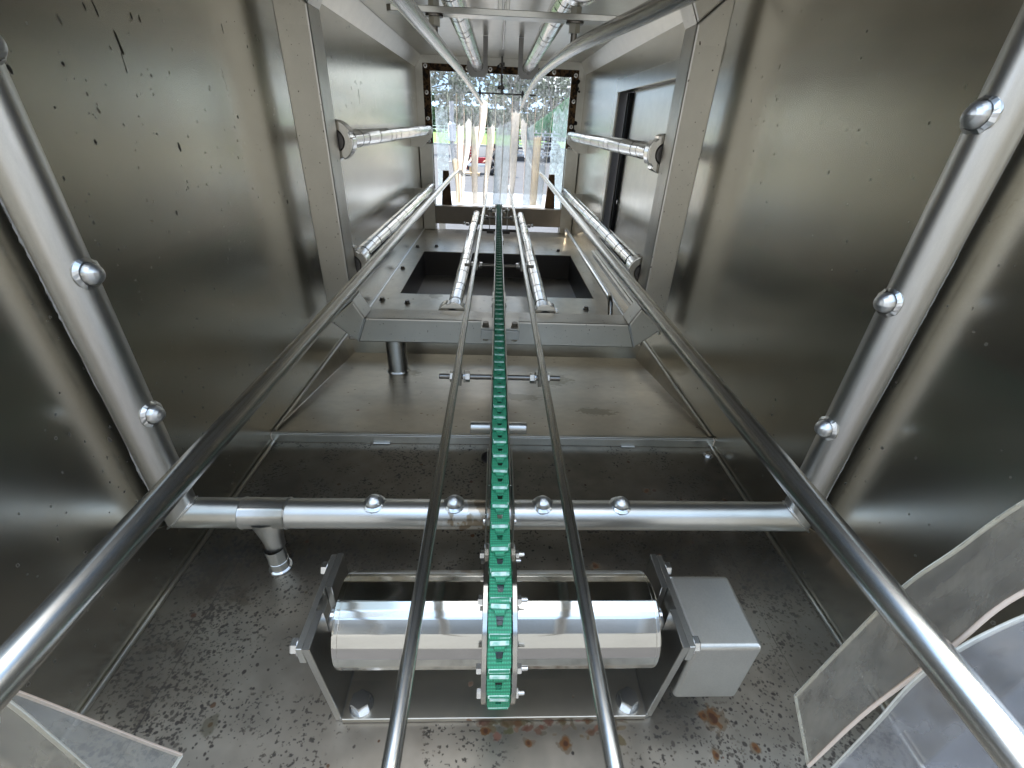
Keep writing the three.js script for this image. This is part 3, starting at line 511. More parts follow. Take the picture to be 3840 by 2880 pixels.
// ---------------------------------------------------------------- guide rails
function rail(label, pts, r, group, seg = 120) {
  const P = pts.map((p) => V(...p)), o = V(...pts[0]); const t = thing('guide_rail', label, 'rail', pts[0], group);
  const g = tube(pts.map((p) => [p[0] - o.x, p[1] - o.y, p[2] - o.z]), r, seg, 28);
  { const uv = g.attributes.uv; const L = 2.6; for (let i = 0; i < uv.count; i++) uv.setXY(i, uv.getX(i) * L, uv.getY(i) * 0.06); }
  mesh('bar', g, M.rail, t);
  const cap = (a, b) => { const d = V(...a).sub(V(...b)).normalize(); return lathe([a[0] - o.x, a[1] - o.y, a[2] - o.z], d.toArray(), [[r, -0.0005], [r * 0.99, 0.0006], [r * 0.85, 0.0014], [0, 0.0016]], 28); };
  mesh('end_cap', cap(pts[pts.length - 1], pts[pts.length - 2]), M.rail, t); mesh('end_cap', cap(pts[0], pts[1]), M.rail, t);
  return t;
}
const lin = (a, b, n) => Array.from({ length: n + 1 }, (_, i) => a.map((v, k) => v + (b[k] - v) * i / n));
rail('thin inner guide rail left of the green belt', [...lin([-0.0615, 0.19, 0.05], [-0.0615, 0.19, -2.3], 12), [-0.0625, 0.187, -2.42], [-0.066, 0.165, -2.5], [-0.068, 0.135, -2.54]], 0.0053, 'inner guide rails');
rail('thin inner guide rail right of the green belt', [...lin([0.0635, 0.19, 0.05], [0.0625, 0.19, -2.3], 12), [0.058, 0.192, -2.42], [0.055, 0.198, -2.5], [0.054, 0.21, -2.58]], 0.0053, 'inner guide rails');
rail('thick lower guide rail passing in front of the left pipe of the spray arch', [...lin([-0.2245, 0.28, 0.05], [-0.216, 0.28, -2.4], 14), [-0.207, 0.282, -2.58], [-0.199, 0.283, -2.68]], 0.0092, 'lower guide rails');
rail('thick lower guide rail passing in front of the right pipe of the spray arch', [...lin([0.2135, 0.28, 0.05], [0.2165, 0.28, -2.4], 14), [0.2175, 0.28, -2.58], [0.218, 0.28, -2.68]], 0.0092, 'lower guide rails');
rail('curved upper guide rail hung from the left stud of the hanger bar', [[-0.1161, 0.6088, -0.255], [-0.1118, 0.6054, -0.425], [-0.1084, 0.6028, -0.595], [-0.105, 0.602, -0.85], [-0.1073, 0.6092, -1.365], [-0.105, 0.6028, -1.8915], [-0.096, 0.585, -2.3], [-0.089, 0.575, -2.48]], 0.0092, 'upper guide rails');
rail('curved upper guide rail hung from the right stud of the hanger bar', [[0.1984, 0.613, -0.306], [0.1712, 0.6079, -0.425], [0.144, 0.6037, -0.578], [0.1037, 0.602, -0.85], [0.0929, 0.6069, -1.3195], [0.0967, 0.6018, -1.843], [0.1, 0.588, -2.25], [0.1015, 0.572, -2.46]], 0.0092, 'upper guide rails');
{ // hanger bar
  const T = thing('hanger_bar', 'flat steel bar under the ceiling holding two long studs', 'bar', [-0.0013, 0.6347, -0.85]); T.scale.setScalar(0.85);
  mesh('flat_bar', prism([[-0.207, 0.004], [-0.204, -0.013], [-0.196, -0.018], [0.192, -0.018], [0.199, -0.013], [0.199, 0.004], [0.19, 0.018], [-0.2, 0.018]], 0, 0.0095, 'y', 0.001), M.plate, T);
  for (const x of [-0.1245, 0.1235]) {
    mesh('stud', thread([x, -0.034, 0], [x, 0.036, 0], 0.0058, 0.0022), M.threadM, T);
    mesh('nut', hexPrism([x, -0.0028, 0], [0, -1, 0], 0.0185, 0.0135), M.plate, T); mesh('nut', hexPrism([x, 0.0098, 0], [0, 1, 0], 0.0185, 0.017), M.plate, T);
    mesh('washer', [cyl([x, -0.0028, 0], [x, -0.0002, 0], 0.0155), cyl([x, -0.0001, 0.002], [x, -0.0030, 0.002], 0.0125)], M.threadM, T);
    mesh('welded_tip', lathe([x, -0.043, 0], [0, 1, 0], [[0.0105, 0], [0.0075, 0.004], [0.0058, 0.011]], 20), M.threadM, T);
  }
  mesh('center_lug', [bx(-0.0135, -0.0055, 0.0096, 0.048, -0.008, 0.008, 0.001), bx(0.0005, 0.0075, 0.0096, 0.048, -0.007, 0.007, 0.001)], M.plate, T);
  mesh('lug_bolt', [hexPrism([-0.0137, 0.033, 0], [-1, 0, 0], 0.012, 0.008), hexPrism([0.0077, 0.033, 0], [1, 0, 0], 0.012, 0.008), cyl([-0.03, 0.033, 0], [0.022, 0.033, 0], 0.004, 0.004, 14)], M.darkSteel, T);
}
{ // small cross bar at the exit carrying the ends of the upper rails
  const T = thing('exit_cross_bar', 'thin dark cross bar hung from a stem in front of the strip curtain', 'bar', [0.003, 0.614, -2.42]);
  mesh('bar', bx(-0.156, 0.158, -0.003, 0.003, -0.0025, 0.0025, 0.0006), M.darkSteel, T);
  mesh('stem', bx(-0.004, 0.004, 0.001, 0.139, -0.006, -0.003, 0.0006), M.darkSteel, T);
  mesh('stem_clamp', [bx(-0.013, 0.012, 0.016, 0.03, -0.010, 0.003, 0.002), hexPrism([-0.013, 0.022, -0.003], [-1, 0, 0], 0.011, 0.006), bx(0.003, 0.007, 0.0005, 0.038, -0.0025, 0.002, 0.0005)], M.darkSteel, T);
  mesh('ceiling_bolt', [hexPrism([-0.014, 0.105, -0.005], [1, 0, 0], 0.012, 0.009), hexPrism([0.006, 0.1, -0.003], [1, 0, 0], 0.01, 0.006)], M.bolt, T);
  for (const x of [-0.0985, 0.0965]) mesh('rail_clamp', [bx(x - 0.006, x + 0.006, -0.006, 0.010, -0.006, 0.006, 0.001), cyl([x, -0.028, -0.004], [x, 0.016, -0.001], 0.0042, 0.0042, 12)], M.darkSteel, T);
}
{ const g = tag(mesh('ceiling_rod', cyl([0, 0, -0.95], [0, 0, 0.0], 0.0026, 0.0026, 12), M.rail), 'thin bright rod running along the middle of the ceiling', 'rod'); g.position.set(0.003, CEIL - 0.02, -1.06); }

// ---------------------------------------------------------------- slotted spray pipes of the far chamber
{
  const Lp = 1.35, r = 0.0185;
  const ev = new Evaluator(); ev.useGroups = false; ev.attributes = ['position', 'normal', 'uv'];
  // pipe along -z from z=0; slots cut on the +y side, alternately tipped
  let t = new Brush((() => { const g = cyl([0, 0, 0], [0, 0, -Lp], r, r, 48); return g; })()); t.updateMatrixWorld();
  const inner = new Brush(cyl([0, 0, 0.01], [0, 0, -Lp + 0.004], r - 0.0022, r - 0.0022, 32)); inner.updateMatrixWorld();
  t = ev.evaluate(t, inner, SUBTRACTION); t.updateMatrixWorld();
  const slotZ = [0.09, 0.21, 0.33, 0.46, 0.60, 0.74, 0.88, 1.01, 1.13, 1.24];
  slotZ.forEach((z, i) => { const a = [0.35, -0.35, 0.05, 0.4, -0.3][i % 5]; const g = new THREE.BoxGeometry(0.05, 0.021, 0.0065); g.translate(0, r + 0.0005, 0); g.rotateX(0.25); g.rotateZ(a); g.translate(0, 0, -z); const c = new Brush(g); c.updateMatrixWorld(); t = ev.evaluate(t, c, SUBTRACTION); t.updateMatrixWorld(); });
  const pipeG = toCreasedNormals(t.geometry, 0.5);
  const ringMark = (z) => lathe([0, 0, -z], [0, 0, -1], [[r, 0], [r + 0.0004, 0.001], [r + 0.0004, 0.003], [r, 0.004]], 40);
  // slotted union nut
  const nutPoly = []; const NN = 4; for (let i = 0; i < 120; i++) { const a = i / 120 * Math.PI * 2; const f = (a / (Math.PI * 2) * NN) % 1; nutPoly.push([Math.cos(a) * (f < 0.16 ? 0.0325 : 0.0365), Math.sin(a) * (f < 0.16 ? 0.0325 : 0.0365)]); }
  const nutG = prism(nutPoly, -0.026, 0.003, 'z', 0.0018, [circle(0, 0, 0.0192, 40)]);
  const collarG = lathe([0, 0, 0.004], [0, 0, -1], [[0, 0], [0.0185, 0.0003], [0.0186, 0.0065]], 40);
  const capG = lathe([0, 0, -Lp], [0, 0, -1], [[r + 0.0002, -0.010], [r + 0.0012, -0.0096], [r + 0.0012, 0.001], [r * 0.9, 0.003], [0, 0.0045]], 40);
  const mk = (label, x, y, z, roll) => {
    const T = thing('spray_pipe', label, 'spray pipe', [x, y, z], 'slotted spray pipes of the far chamber');
    const p = mesh('tube', pipeG, M.pipe, T); p.rotation.z = roll;
    mesh('union_nut', nutG, M.pipe, T).rotation.z = roll + 0.4; mesh('socket', collarG, M.darkSteel, T); mesh('end_cap', capG, M.pipe, T);
    for (const q of [0.15, 0.52, 0.97]) mesh('ring_mark', ringMark(q), M.threadM, p);
    return T;
  };
  const zf = -0.993;
  mk('upper slotted spray pipe along the plain left wall', -0.327, 0.458, zf, -Math.PI / 2 - 0.2);
  mk('lower slotted spray pipe along the plain left wall', -0.327, 0.217, zf, -Math.PI / 3);
  mk('upper slotted spray pipe crossing in front of the access door', 0.327, 0.458, zf, Math.PI / 2 + 0.2);
  mk('lower slotted spray pipe crossing in front of the access door', 0.327, 0.218, zf, Math.PI / 3);
  mk('floor level slotted spray pipe left of the belt', -0.109, 0.0985, zf, -0.25);
  mk('floor level slotted spray pipe right of the belt', 0.111, 0.0985, zf, 0.25);
  const c1 = mk('ceiling slotted spray pipe ending in the left hook plate', -0.0855, 0.670, -0.72, Math.PI - 0.35), c2 = mk('ceiling slotted spray pipe ending in the right hook plate', 0.0925, 0.670, -0.72, Math.PI + 0.35);
  for (const c of [c1, c2]) c.scale.z = 0.89;
  // pipe clips of the two floor pipes
  for (const s of [-1, 1]) {
    const T = thing('hose_clip', s < 0 ? 'wire clip with wing screw on the far end of the left floor pipe' : 'wire clip with wing screw on the far end of the right floor pipe', 'clip', [s * 0.110, 0.0985, -2.08]);
    mesh('band', lathe([0, 0, 0.004], [0, 0, -1], [[r + 0.0002, 0], [r + 0.0014, 0.0005], [r + 0.0014, 0.0075], [r + 0.0002, 0.008]], 36), M.darkSteel, T);
    mesh('screw', [hexPrism([s * (r + 0.004), 0.004, 0], [s, 0, 0], 0.012, 0.012), lathe([s * (r + 0.022), 0.006, 0], [s, 0.3, 0], [[0, 0], [0.007, 0.001], [0.0075, 0.006], [0, 0.008]], 16), cyl([s * r, 0.003, 0], [s * (r + 0.024), 0.006, 0], 0.003, 0.003, 10)], M.bolt, T);
  }
  // fork plates on the walls (a = x away from wall, b = y)
  const fork = (label, s, y) => { const T = thing('pipe_fork', label, 'bracket', [s * X, y, -2.26], 'wall forks under the side spray pipes');
    const sh = [[0, -0.065], [0.048, -0.065], [0.094, -0.025], [0.094, 0.006], [0.0882, 0.006], ...Array.from({ length: 13 }, (_, i) => { const a = -i / 12 * Math.PI; return [0.069 + 0.0192 * Math.cos(a), 0.0 + 0.0192 * Math.sin(a)]; }), [0.0498, 0.006], [0, 0.006]].map(([a, b]) => [-s * a, b]);
    mesh('plate', prism(s > 0 ? sh : sh, -0.003, 0.003, 'z', 0.0005), M.plate, T); };
  fork('wall fork under the end of the upper left spray pipe', -1, 0.458); fork('dark wall fork under the end of the lower left spray pipe', -1, 0.217); fork('wall fork under the end of the upper right spray pipe', 1, 0.458); fork('dark wall fork under the end of the lower right spray pipe', 1, 0.218);
  // hook plates from the ceiling
  const hook = (label, s) => { const T = thing('hook_plate', label, 'bracket', [s * (s < 0 ? 0.0855 : 0.0925), 0.670, -1.905], 'ceiling hook plates');
    const a0 = Array.from({ length: 15 }, (_, i) => { const a = Math.PI * (1 + i / 14); return [0.0195 * Math.cos(a), 0.0195 * Math.sin(a)]; });
    const out = [[0.0195, 0.002], [0.0195, 0.083], [0.036, 0.083], [0.036, -0.018], [0.024, -0.034], [-0.024, -0.034], [-0.036, -0.018], [-0.036, 0.012], [-0.0195, 0.012]];
    const poly = [...a0, ...out].map(([a, b]) => [-s * a, b]);
    mesh('plate', prism(poly, -0.003, 0.003, 'z', 0.0005), M.darkSteel.clone(), T).material.setValues({ color: RGB(0.36, 0.35, 0.34), roughness: 0.4 }); };
  hook('ceiling hook plate round the end of the left ceiling pipe', -1); hook('ceiling hook plate round the end of the right ceiling pipe', 1);
  // bent drain rod along the right floor edge
  const hr = tag(mesh('drain_tube', bentTube([[0, -0.028, 0.03], [0, 0.022, 0.0], [0, 0.022, -1.04], [0.012, -0.022, -1.09]].map(([a, b, c]) => [a, b, c]), 0.0085, 0.022), M.pipe), 'thin bent tube lying along the floor edge under the access door', 'tube'); hr.position.set(0.348, 0.022, -1.31);
}

// ---------------------------------------------------------------- strip curtain in the exit opening
// sheet that follows edge points: rows of [ax,ay,az, bx,by,bz]
function sheetGeo(rows, th) {
  const P = [], U = [], n = rows.length; const A = rows.map((r) => V(r[0], r[1], r[2])), B = rows.map((r) => V(r[3], r[4], r[5]));
  const N = rows.map((_, i) => { const t = A[Math.min(i + 1, n - 1)].clone().sub(A[Math.max(i - 1, 0)]); return B[i].clone().sub(A[i]).cross(t).normalize().multiplyScalar(th / 2); });
  const cols = 5, len = [0]; for (let i = 1; i < n; i++) len[i] = len[i - 1] + A[i].distanceTo(A[i - 1]);
  const at = (i, j, s) => A[i].clone().lerp(B[i], j / (cols - 1)).addScaledVector(N[i], s);
  const quad = (p, q, r, s, uv) => { P.push(...p, ...q, ...r, ...p, ...r, ...s); U.push(...uv[0], ...uv[1], ...uv[2], ...uv[0], ...uv[2], ...uv[3]); };
  const L = len[n - 1];
  for (let i = 0; i < n - 1; i++) for (const s of [1, -1]) for (let j = 0; j < cols - 1; j++) {
    const us = Math.max(1, Math.round(A[0].distanceTo(B[0]) / 0.04)), vs = L < 0.2 ? 0.25 : 1, u0 = j / 4 * us, u1 = (j + 1) / 4 * us, v0 = len[i] / L * vs, v1 = len[i + 1] / L * vs; const uv = [[u0, v0], [u1, v0], [u1, v1], [u0, v1]];
    const q = [at(i, j, s), at(i, j + 1, s), at(i + 1, j + 1, s), at(i + 1, j, s)]; if (s > 0) quad(...q, uv); else quad(q[3], q[2], q[1], q[0], [uv[3], uv[2], uv[1], uv[0]]);
  }
  const g = new THREE.BufferGeometry(); g.setAttribute('position', new THREE.Float32BufferAttribute(P.flatMap((v) => typeof v === 'number' ? [v] : [v.x, v.y, v.z]), 3)); g.setAttribute('uv', new THREE.Float32BufferAttribute(U, 2));
  g.computeVertexNormals(); return g;
}
// cut edge: a thin closed bar along one edge
function edgeGeo(pts, th, w) { return new THREE.TubeGeometry(new THREE.CatmullRomCurve3(pts.map((p) => V(...p)), false, 'centripetal'), Math.max(16, pts.length * 4), th, 6, false); }
function smoothRows(rows, k = 6) { // catmull-rom densify
  const ca = new THREE.CatmullRomCurve3(rows.map((r) => V(r[0], r[1], r[2])), false, 'centripetal'), cb = new THREE.CatmullRomCurve3(rows.map((r) => V(r[3], r[4], r[5])), false, 'centripetal'); const n = (rows.length - 1) * k, out = [];
  for (let i = 0; i <= n; i++) { const a = ca.getPoint(i / n), b = cb.getPoint(i / n); out.push([a.x, a.y, a.z, b.x, b.y, b.z]); } return out;
}
// worn clear plastic: v=0 top (clear), ragged border to scuffed, yellowed lower part
function pvc(sd, border, tint, scuff, clearR = 0.2) {
  const col = painter(64, 512, (u, v) => { const e = v + 0.10 * (fbm(u * 4, v * 9, sd, 3) - 0.5), k = sstep(border - 0.015, border + 0.015, e), n = fbm(u * 6, v * 40, sd + 3, 4), m = fbm(u * 12, v * 90, sd + 8, 3); const a = k * (0.75 + 0.5 * (n - 0.5)); return [0, 1, 2].map((c) => 255 * (0.94 * (1 - a) + tint[c] * a) - 14 * sstep(0.62, 0.8, m)); });
  const rg = painter(64, 512, (u, v) => { const e = v + 0.10 * (fbm(u * 4, v * 9, sd, 3) - 0.5), k = sstep(border - 0.015, border + 0.015, e), n = fbm(u * 6, v * 40, sd + 3, 4); const r = (clearR + (scuff - clearR) * k + 0.3 * (n - 0.5)); return [255, 255 * Math.min(0.95, Math.max(0.1, r)), 255]; });
  return new THREE.MeshPhysicalMaterial({ map: col.tex(true), roughnessMap: rg.tex(false), roughness: 1, metalness: 0, transmission: 0.96, thickness: 0, ior: 1.5, side: THREE.DoubleSide });
}
const edgeMat = new THREE.MeshPhysicalMaterial({ color: RGB(0.86, 0.72, 0.60), roughness: 0.6, transmission: 0.35, thickness: 0 });
const edgePale = new THREE.MeshPhysicalMaterial({ color: RGB(0.9, 0.88, 0.80), roughness: 0.5, transmission: 0.4, thickness: 0 });
{
  const zc = -2.526;
  const C = thing('strip_curtain', 'clear plastic sheet curtain slit into worn strips in the exit opening', 'curtain', [0, 0.12, zc]);
  const clear = pvc(501, 1.4, [0.8, 0.85, 0.85], 0.4);
  clear.color = RGB(0.9, 0.92, 0.92);
  const flat = (x0, x1, y0, y1, bow = 0) => smoothRows([[x0, y1, 0, x1, y1, 0], [x0, (y0 + y1) / 2, bow, x1, (y0 + y1) / 2, bow * 0.5], [x0, y0, bow * 1.6, x1, y0, bow * 0.3]], 6);
  mesh('top_sheet', sheetGeo(flat(-0.333, 0.333, 0.4935, 0.59), 0.003), clear, C);
  mesh('side_panel', sheetGeo(flat(-0.315, -0.256, -0.002, 0.4925, 0.004), 0.003), pvc(512, 0.12, [0.86, 0.89, 0.90], 0.36), C);
  mesh('side_panel', sheetGeo(flat(0.259, 0.333, 0.0, 0.4925, -0.003), 0.003), pvc(513, 0.1, [0.85, 0.89, 0.90], 0.36), C);
  const cream = [0.97, 0.94, 0.90], grey = [0.86, 0.88, 0.89], tan = [0.90, 0.85, 0.77], wh = [0.97, 0.96, 0.93];
  // [x top centre, width, rows of (y, x, z, twist), clear->scuffed border, tint]
  const S = [
    [-0.2325, 0.040, [[0.4, -0.232, 0.002, 0.1], [0.22, -0.225, 0.01, 0.7], [0.1, -0.214, 0.015, 1.15], [0.004, -0.213, 0.012, 1.1]], 0.55, tan],
    [-0.1925, 0.034, [[0.4, -0.193, 0.0, 0.2], [0.25, -0.199, -0.01, 0.5], [0.1, -0.204, -0.01, 0.85], [0.003, -0.206, -0.008, 1.0]], 0.27, cream],
    [-0.1575, 0.036, [[0.4, -0.156, 0.0, 0.1], [0.27, -0.163, -0.012, 0.6], [0.16, -0.184, -0.03, 1.0], [0.06, -0.193, -0.035, 1.2], [0.01, -0.195, -0.03, 1.2]], 0.24, wh],
    [-0.12, 0.039, [[0.4, -0.12, 0.0, 0.05], [0.28, -0.123, 0.004, 0.45], [0.14, -0.126, 0.01, 0.8], [0.004, -0.123, 0.012, 0.9]], 0.27, cream],
    [-0.0805, 0.038, [[0.42, -0.082, 0.0, 0.4], [0.31, -0.098, -0.02, 0.9], [0.22, -0.14, -0.06, 1.25], [0.16, -0.186, -0.11, 1.35], [0.08, -0.192, -0.12, 1.3]], 0.06, cream],
    [-0.041, 0.039, [[0.4, -0.043, 0.0, 0.1], [0.26, -0.05, 0.006, 0.5], [0.12, -0.066, 0.015, 0.95], [0.003, -0.077, 0.02, 1.15]], 0.26, cream],
    [-0.0015, 0.039, [[0.4, -0.0015, 0, 0.02], [0.2, -0.004, 0.004, 0.03], [0.002, -0.012, 0.008, 0.02]], 0.25, grey],
    [0.038, 0.039, [[0.4, 0.038, 0.001, -0.03], [0.2, 0.032, 0.003, -0.05], [0.002, 0.024, 0.004, -0.03]], 0.22, grey],
    [0.0775, 0.039, [[0.4, 0.076, 0, -0.2], [0.26, 0.073, 0.004, -0.55], [0.12, 0.070, 0.008, -0.9], [0.003, 0.06, 0.01, -1.05]], 0.12, cream],
    [0.115, 0.035, [[0.42, 0.117, 0.0, -0.3], [0.31, 0.122, -0.03, -0.8], [0.22, 0.148, -0.07, -1.2], [0.165, 0.186, -0.12, -1.35], [0.08, 0.195, -0.12, -1.3]], 0.22, cream],
    [0.152, 0.038, [[0.4, 0.152, 0, -0.05], [0.2, 0.15, -0.004, -0.1], [0.001, 0.148, -0.006, -0.15]], 0.25, grey],
    [0.191, 0.038, [[0.4, 0.19, 0, -0.15], [0.2, 0.187, -0.004, -0.4], [0.003, 0.184, -0.006, -0.5]], 0.32, tan],
    [0.234, 0.045, [[0.4, 0.231, 0, -0.3], [0.22, 0.224, -0.006, -0.75], [0.003, 0.217, -0.01, -1.0]], 0.6, grey],
  ];
  S.forEach(([x, w, rows, border, tint], i) => {
    const R = [[0.4925, x, 0, 0], ...rows].map(([y, cx, z, t]) => [cx - Math.cos(t) * w / 2, y, z + Math.sin(t) * w / 2, cx + Math.cos(t) * w / 2, y, z - Math.sin(t) * w / 2]);
    const q = smoothRows(R, 7), st = mesh('strip', sheetGeo(q, 0.0024), pvc(600 + i * 7, border, tint.map((c) => c * 0.84), tint === grey ? 0.5 : 0.7), C);
    for (const s of [0, 3]) mesh('cut_edge', edgeGeo(q.filter((_, k) => k % 2 === 0).map((r) => [r[s], r[s + 1], r[s + 2]]), 0.0011), i % 3 === 1 ? edgeMat : edgePale, st);
  });
  // stained clamping band with screws round the opening
  const bandP = painter(256, 256, (u, v) => { const n = fbm(u * 7, v * 7, 55, 5), d = sstep(0.45, 0.62, fbm(u * 16, v * 16, 66, 4)); return [118 - 70 * d + 40 * (n - 0.5), 88 - 56 * d + 34 * (n - 0.5), 54 - 36 * d + 24 * (n - 0.5)]; });
  const band = new THREE.MeshStandardMaterial({ map: bandP.tex(true, [6, 6]), roughness: 0.65 });
  const B = thing('clamping_band', 'rust stained clamping band with round screws framing the exit opening', 'band', [0, 0.12, -2.4985]);
  const xo = 0.362, xi = 0.3275, yt = 0.603, yi = 0.574;
  mesh('band_strip', bx(-xo, -xi, 0.001, yt, 0, 0.004, 0.001), band, B); mesh('band_strip', bx(xi, xo, 0.001, yt, 0, 0.004, 0.001), band, B); mesh('band_strip', bx(-xi + 0.0002, xi - 0.0002, yi, yt, 0, 0.004, 0.001), band, B);
  const scr = (x, y) => { const s = mesh('washer', lathe([x, y, 0.0042], [0, 0, 1], [[0.0045, 0], [0.0092, 0], [0.0092, 0.0016], [0.0075, 0.0022], [0.0045, 0.0018]], 24), M.bolt, B); mesh('screw_head', lathe([x, y, 0.0042], [0, 0, 1], [[0.0044, 0], [0.0044, 0.003], [0.003, 0.0042], [0, 0.0044]], 16), M.threadM, s); };
  for (const y of [0.592, 0.49, 0.385, 0.29, 0.20]) for (const s of [-1, 1]) scr(s * 0.3475, y - (s > 0 ? 0.01 : 0));
  for (const x of [-0.155, -0.05, 0.245, 0.10]) scr(x, 0.590);
  for (let i = 0; i < 16; i++) { const s = rnd() < 0.5 ? -1 : 1; const g = new THREE.IcosahedronGeometry(rr(0.003, 0.008), 1); g.scale(rr(0.6, 1.4), rr(0.6, 1.6), 0.5); const p = g.attributes.position; for (let k = 0; k < p.count; k++) { const f = 1 + 0.5 * (hash(Math.round(p.getX(k) * 1e5), Math.round(p.getY(k) * 1e5), i) - 0.5); p.setXYZ(k, p.getX(k) * f, p.getY(k) * f, p.getZ(k)); } g.computeVertexNormals(); g.translate(i < 7 ? rr(-0.02, 0.07) : s * rr(0.358, 0.371), i < 7 ? rr(0.596, 0.615) : rr(0.3, 0.6), 0.004); mesh('dirt_clump', g, M.rubber, B); }
}
// tapered brown guide wedges on the sill
for (const s of [-1, 1]) {
  const p = painter(64, 256, (u, v) => { const n = fbm(u * 5, v * 12, 300 + s, 4); return [92 + 60 * (n - 0.5), 70 + 50 * (n - 0.5), 48 + 40 * (n - 0.5)]; });
  const W = thing('guide_wedge', s < 0 ? 'brown tapered wedge on the sill by the left lower rail' : 'brown tapered wedge on the sill by the right lower rail', 'wedge', [s * 0.271, 0.118, -2.515], 'brown sill wedges');
  mesh('wedge', prism([[-0.0265, 0], [0.0265, 0], [0.0265 - 0.012, 0.163], [-0.0265 + 0.012, 0.163]], 0.005, 0.02, 'z', 0.002), new THREE.MeshStandardMaterial({ map: p.tex(true, [8, 4]), roughness: 0.5, metalness: 0.3 }), W);
}
// bright outfeed table outside
{
  const T = thing('outfeed_table', 'bright steel outfeed table just outside the exit', 'table', [0.03, 0, -2.83]);
  mesh('top', bx(-0.42, 0.42, 0.098, 0.103, -0.30, 0.30, 0.001), metal(0.5, RGB(0.6, 0.61, 0.63), { map: grainTex }), T);
  mesh('apron', bx(-0.42, 0.42, 0.04, 0.0975, -0.303, -0.30), M.plate, T);
  for (const [x, z] of [[-0.4, -0.28], [0.4, -0.28], [-0.4, 0.25], [0.4, 0.25]]) mesh('leg', bx(x - 0.02, x + 0.02, -1.298, 0.0975, z - 0.02, z + 0.02, 0.002), M.plate, T);
}

// ---------------------------------------------------------------- yard outside the exit
const GY = -1.3;
{
  const asp = painter(512, 512, (u, v) => { const c = 64 + 18 * (fbm(u * 10, v * 10, 91, 4) - 0.5) + 26 * (hash(Math.floor(u * 512), Math.floor(v * 512), 9) - 0.5); return [c, c, c * 1.03]; });
  const g = new THREE.PlaneGeometry(240, 170); g.rotateX(-Math.PI / 2); setUV(g, (x, y, z) => [x / 2, z / 2]); g.translate(0, GY, 42);
  struct(mesh('asphalt_ground', g, new THREE.MeshStandardMaterial({ map: asp.tex(true), roughness: 0.9 })), 'grey asphalt yard');
  const gr = painter(256, 256, (u, v) => { const n = fbm(u * 20, v * 20, 95, 4); return [86 + 60 * (n - 0.5), 124 + 70 * (n - 0.5), 34 + 30 * (n - 0.5)]; });
  const g2 = new THREE.PlaneGeometry(240, 260); g2.rotateX(-Math.PI / 2); setUV(g2, (x, y, z) => [x / 3, z / 3]); g2.translate(0, GY + 0.004, -43 - 130);
  struct(mesh('grass_field', g2, new THREE.MeshStandardMaterial({ map: gr.tex(true), roughness: 0.95 })), 'bright green grass beyond the yard');
  const kerb = struct(mesh('kerb', bx(-100, 100, GY + 0.006, GY + 0.12, -43.2, -42.9), new THREE.MeshStandardMaterial({ color: RGB(0.36, 0.36, 0.35), roughness: 0.9 })), 'pale kerb between asphalt and grass');
}
const leafMat = (r, g, b) => new THREE.MeshStandardMaterial({ color: RGB(r, g, b), roughness: 0.7, side: THREE.DoubleSide });
function leafCloud(n, place, s0, s1) {
  const P = new Float32Array(n * 18); const q = new THREE.Quaternion(), e = new THREE.Euler(), c = [V(), V(), V(), V()];
  for (let i = 0; i < n; i++) {
    const [x, y, z] = place(i), s = rr(s0, s1); e.set(rr(-1.3, 1.3), rr(0, 6.28), rr(-1.3, 1.3)); q.setFromEuler(e);
    c[0].set(-s * 0.5, 0, 0); c[1].set(0, -s * 0.12, s * 0.8); c[2].set(s * 0.5, 0, 0); c[3].set(0, s * 0.1, -s * 0.8);
    c.forEach((v) => v.applyQuaternion(q)); const o = i * 18; [0, 1, 2, 0, 2, 3].forEach((k, j) => { P[o + j * 3] = c[k].x + x; P[o + j * 3 + 1] = c[k].y + y; P[o + j * 3 + 2] = c[k].z + z; });
  }
  const g = new THREE.BufferGeometry(); g.setAttribute('position', new THREE.BufferAttribute(P, 3)); g.setAttribute('uv', new THREE.BufferAttribute(new Float32Array(n * 12), 2)); g.computeVertexNormals(); return g;
}
const bark = new THREE.MeshStandardMaterial({ color: RGB(0.09, 0.075, 0.06), roughness: 0.95 });
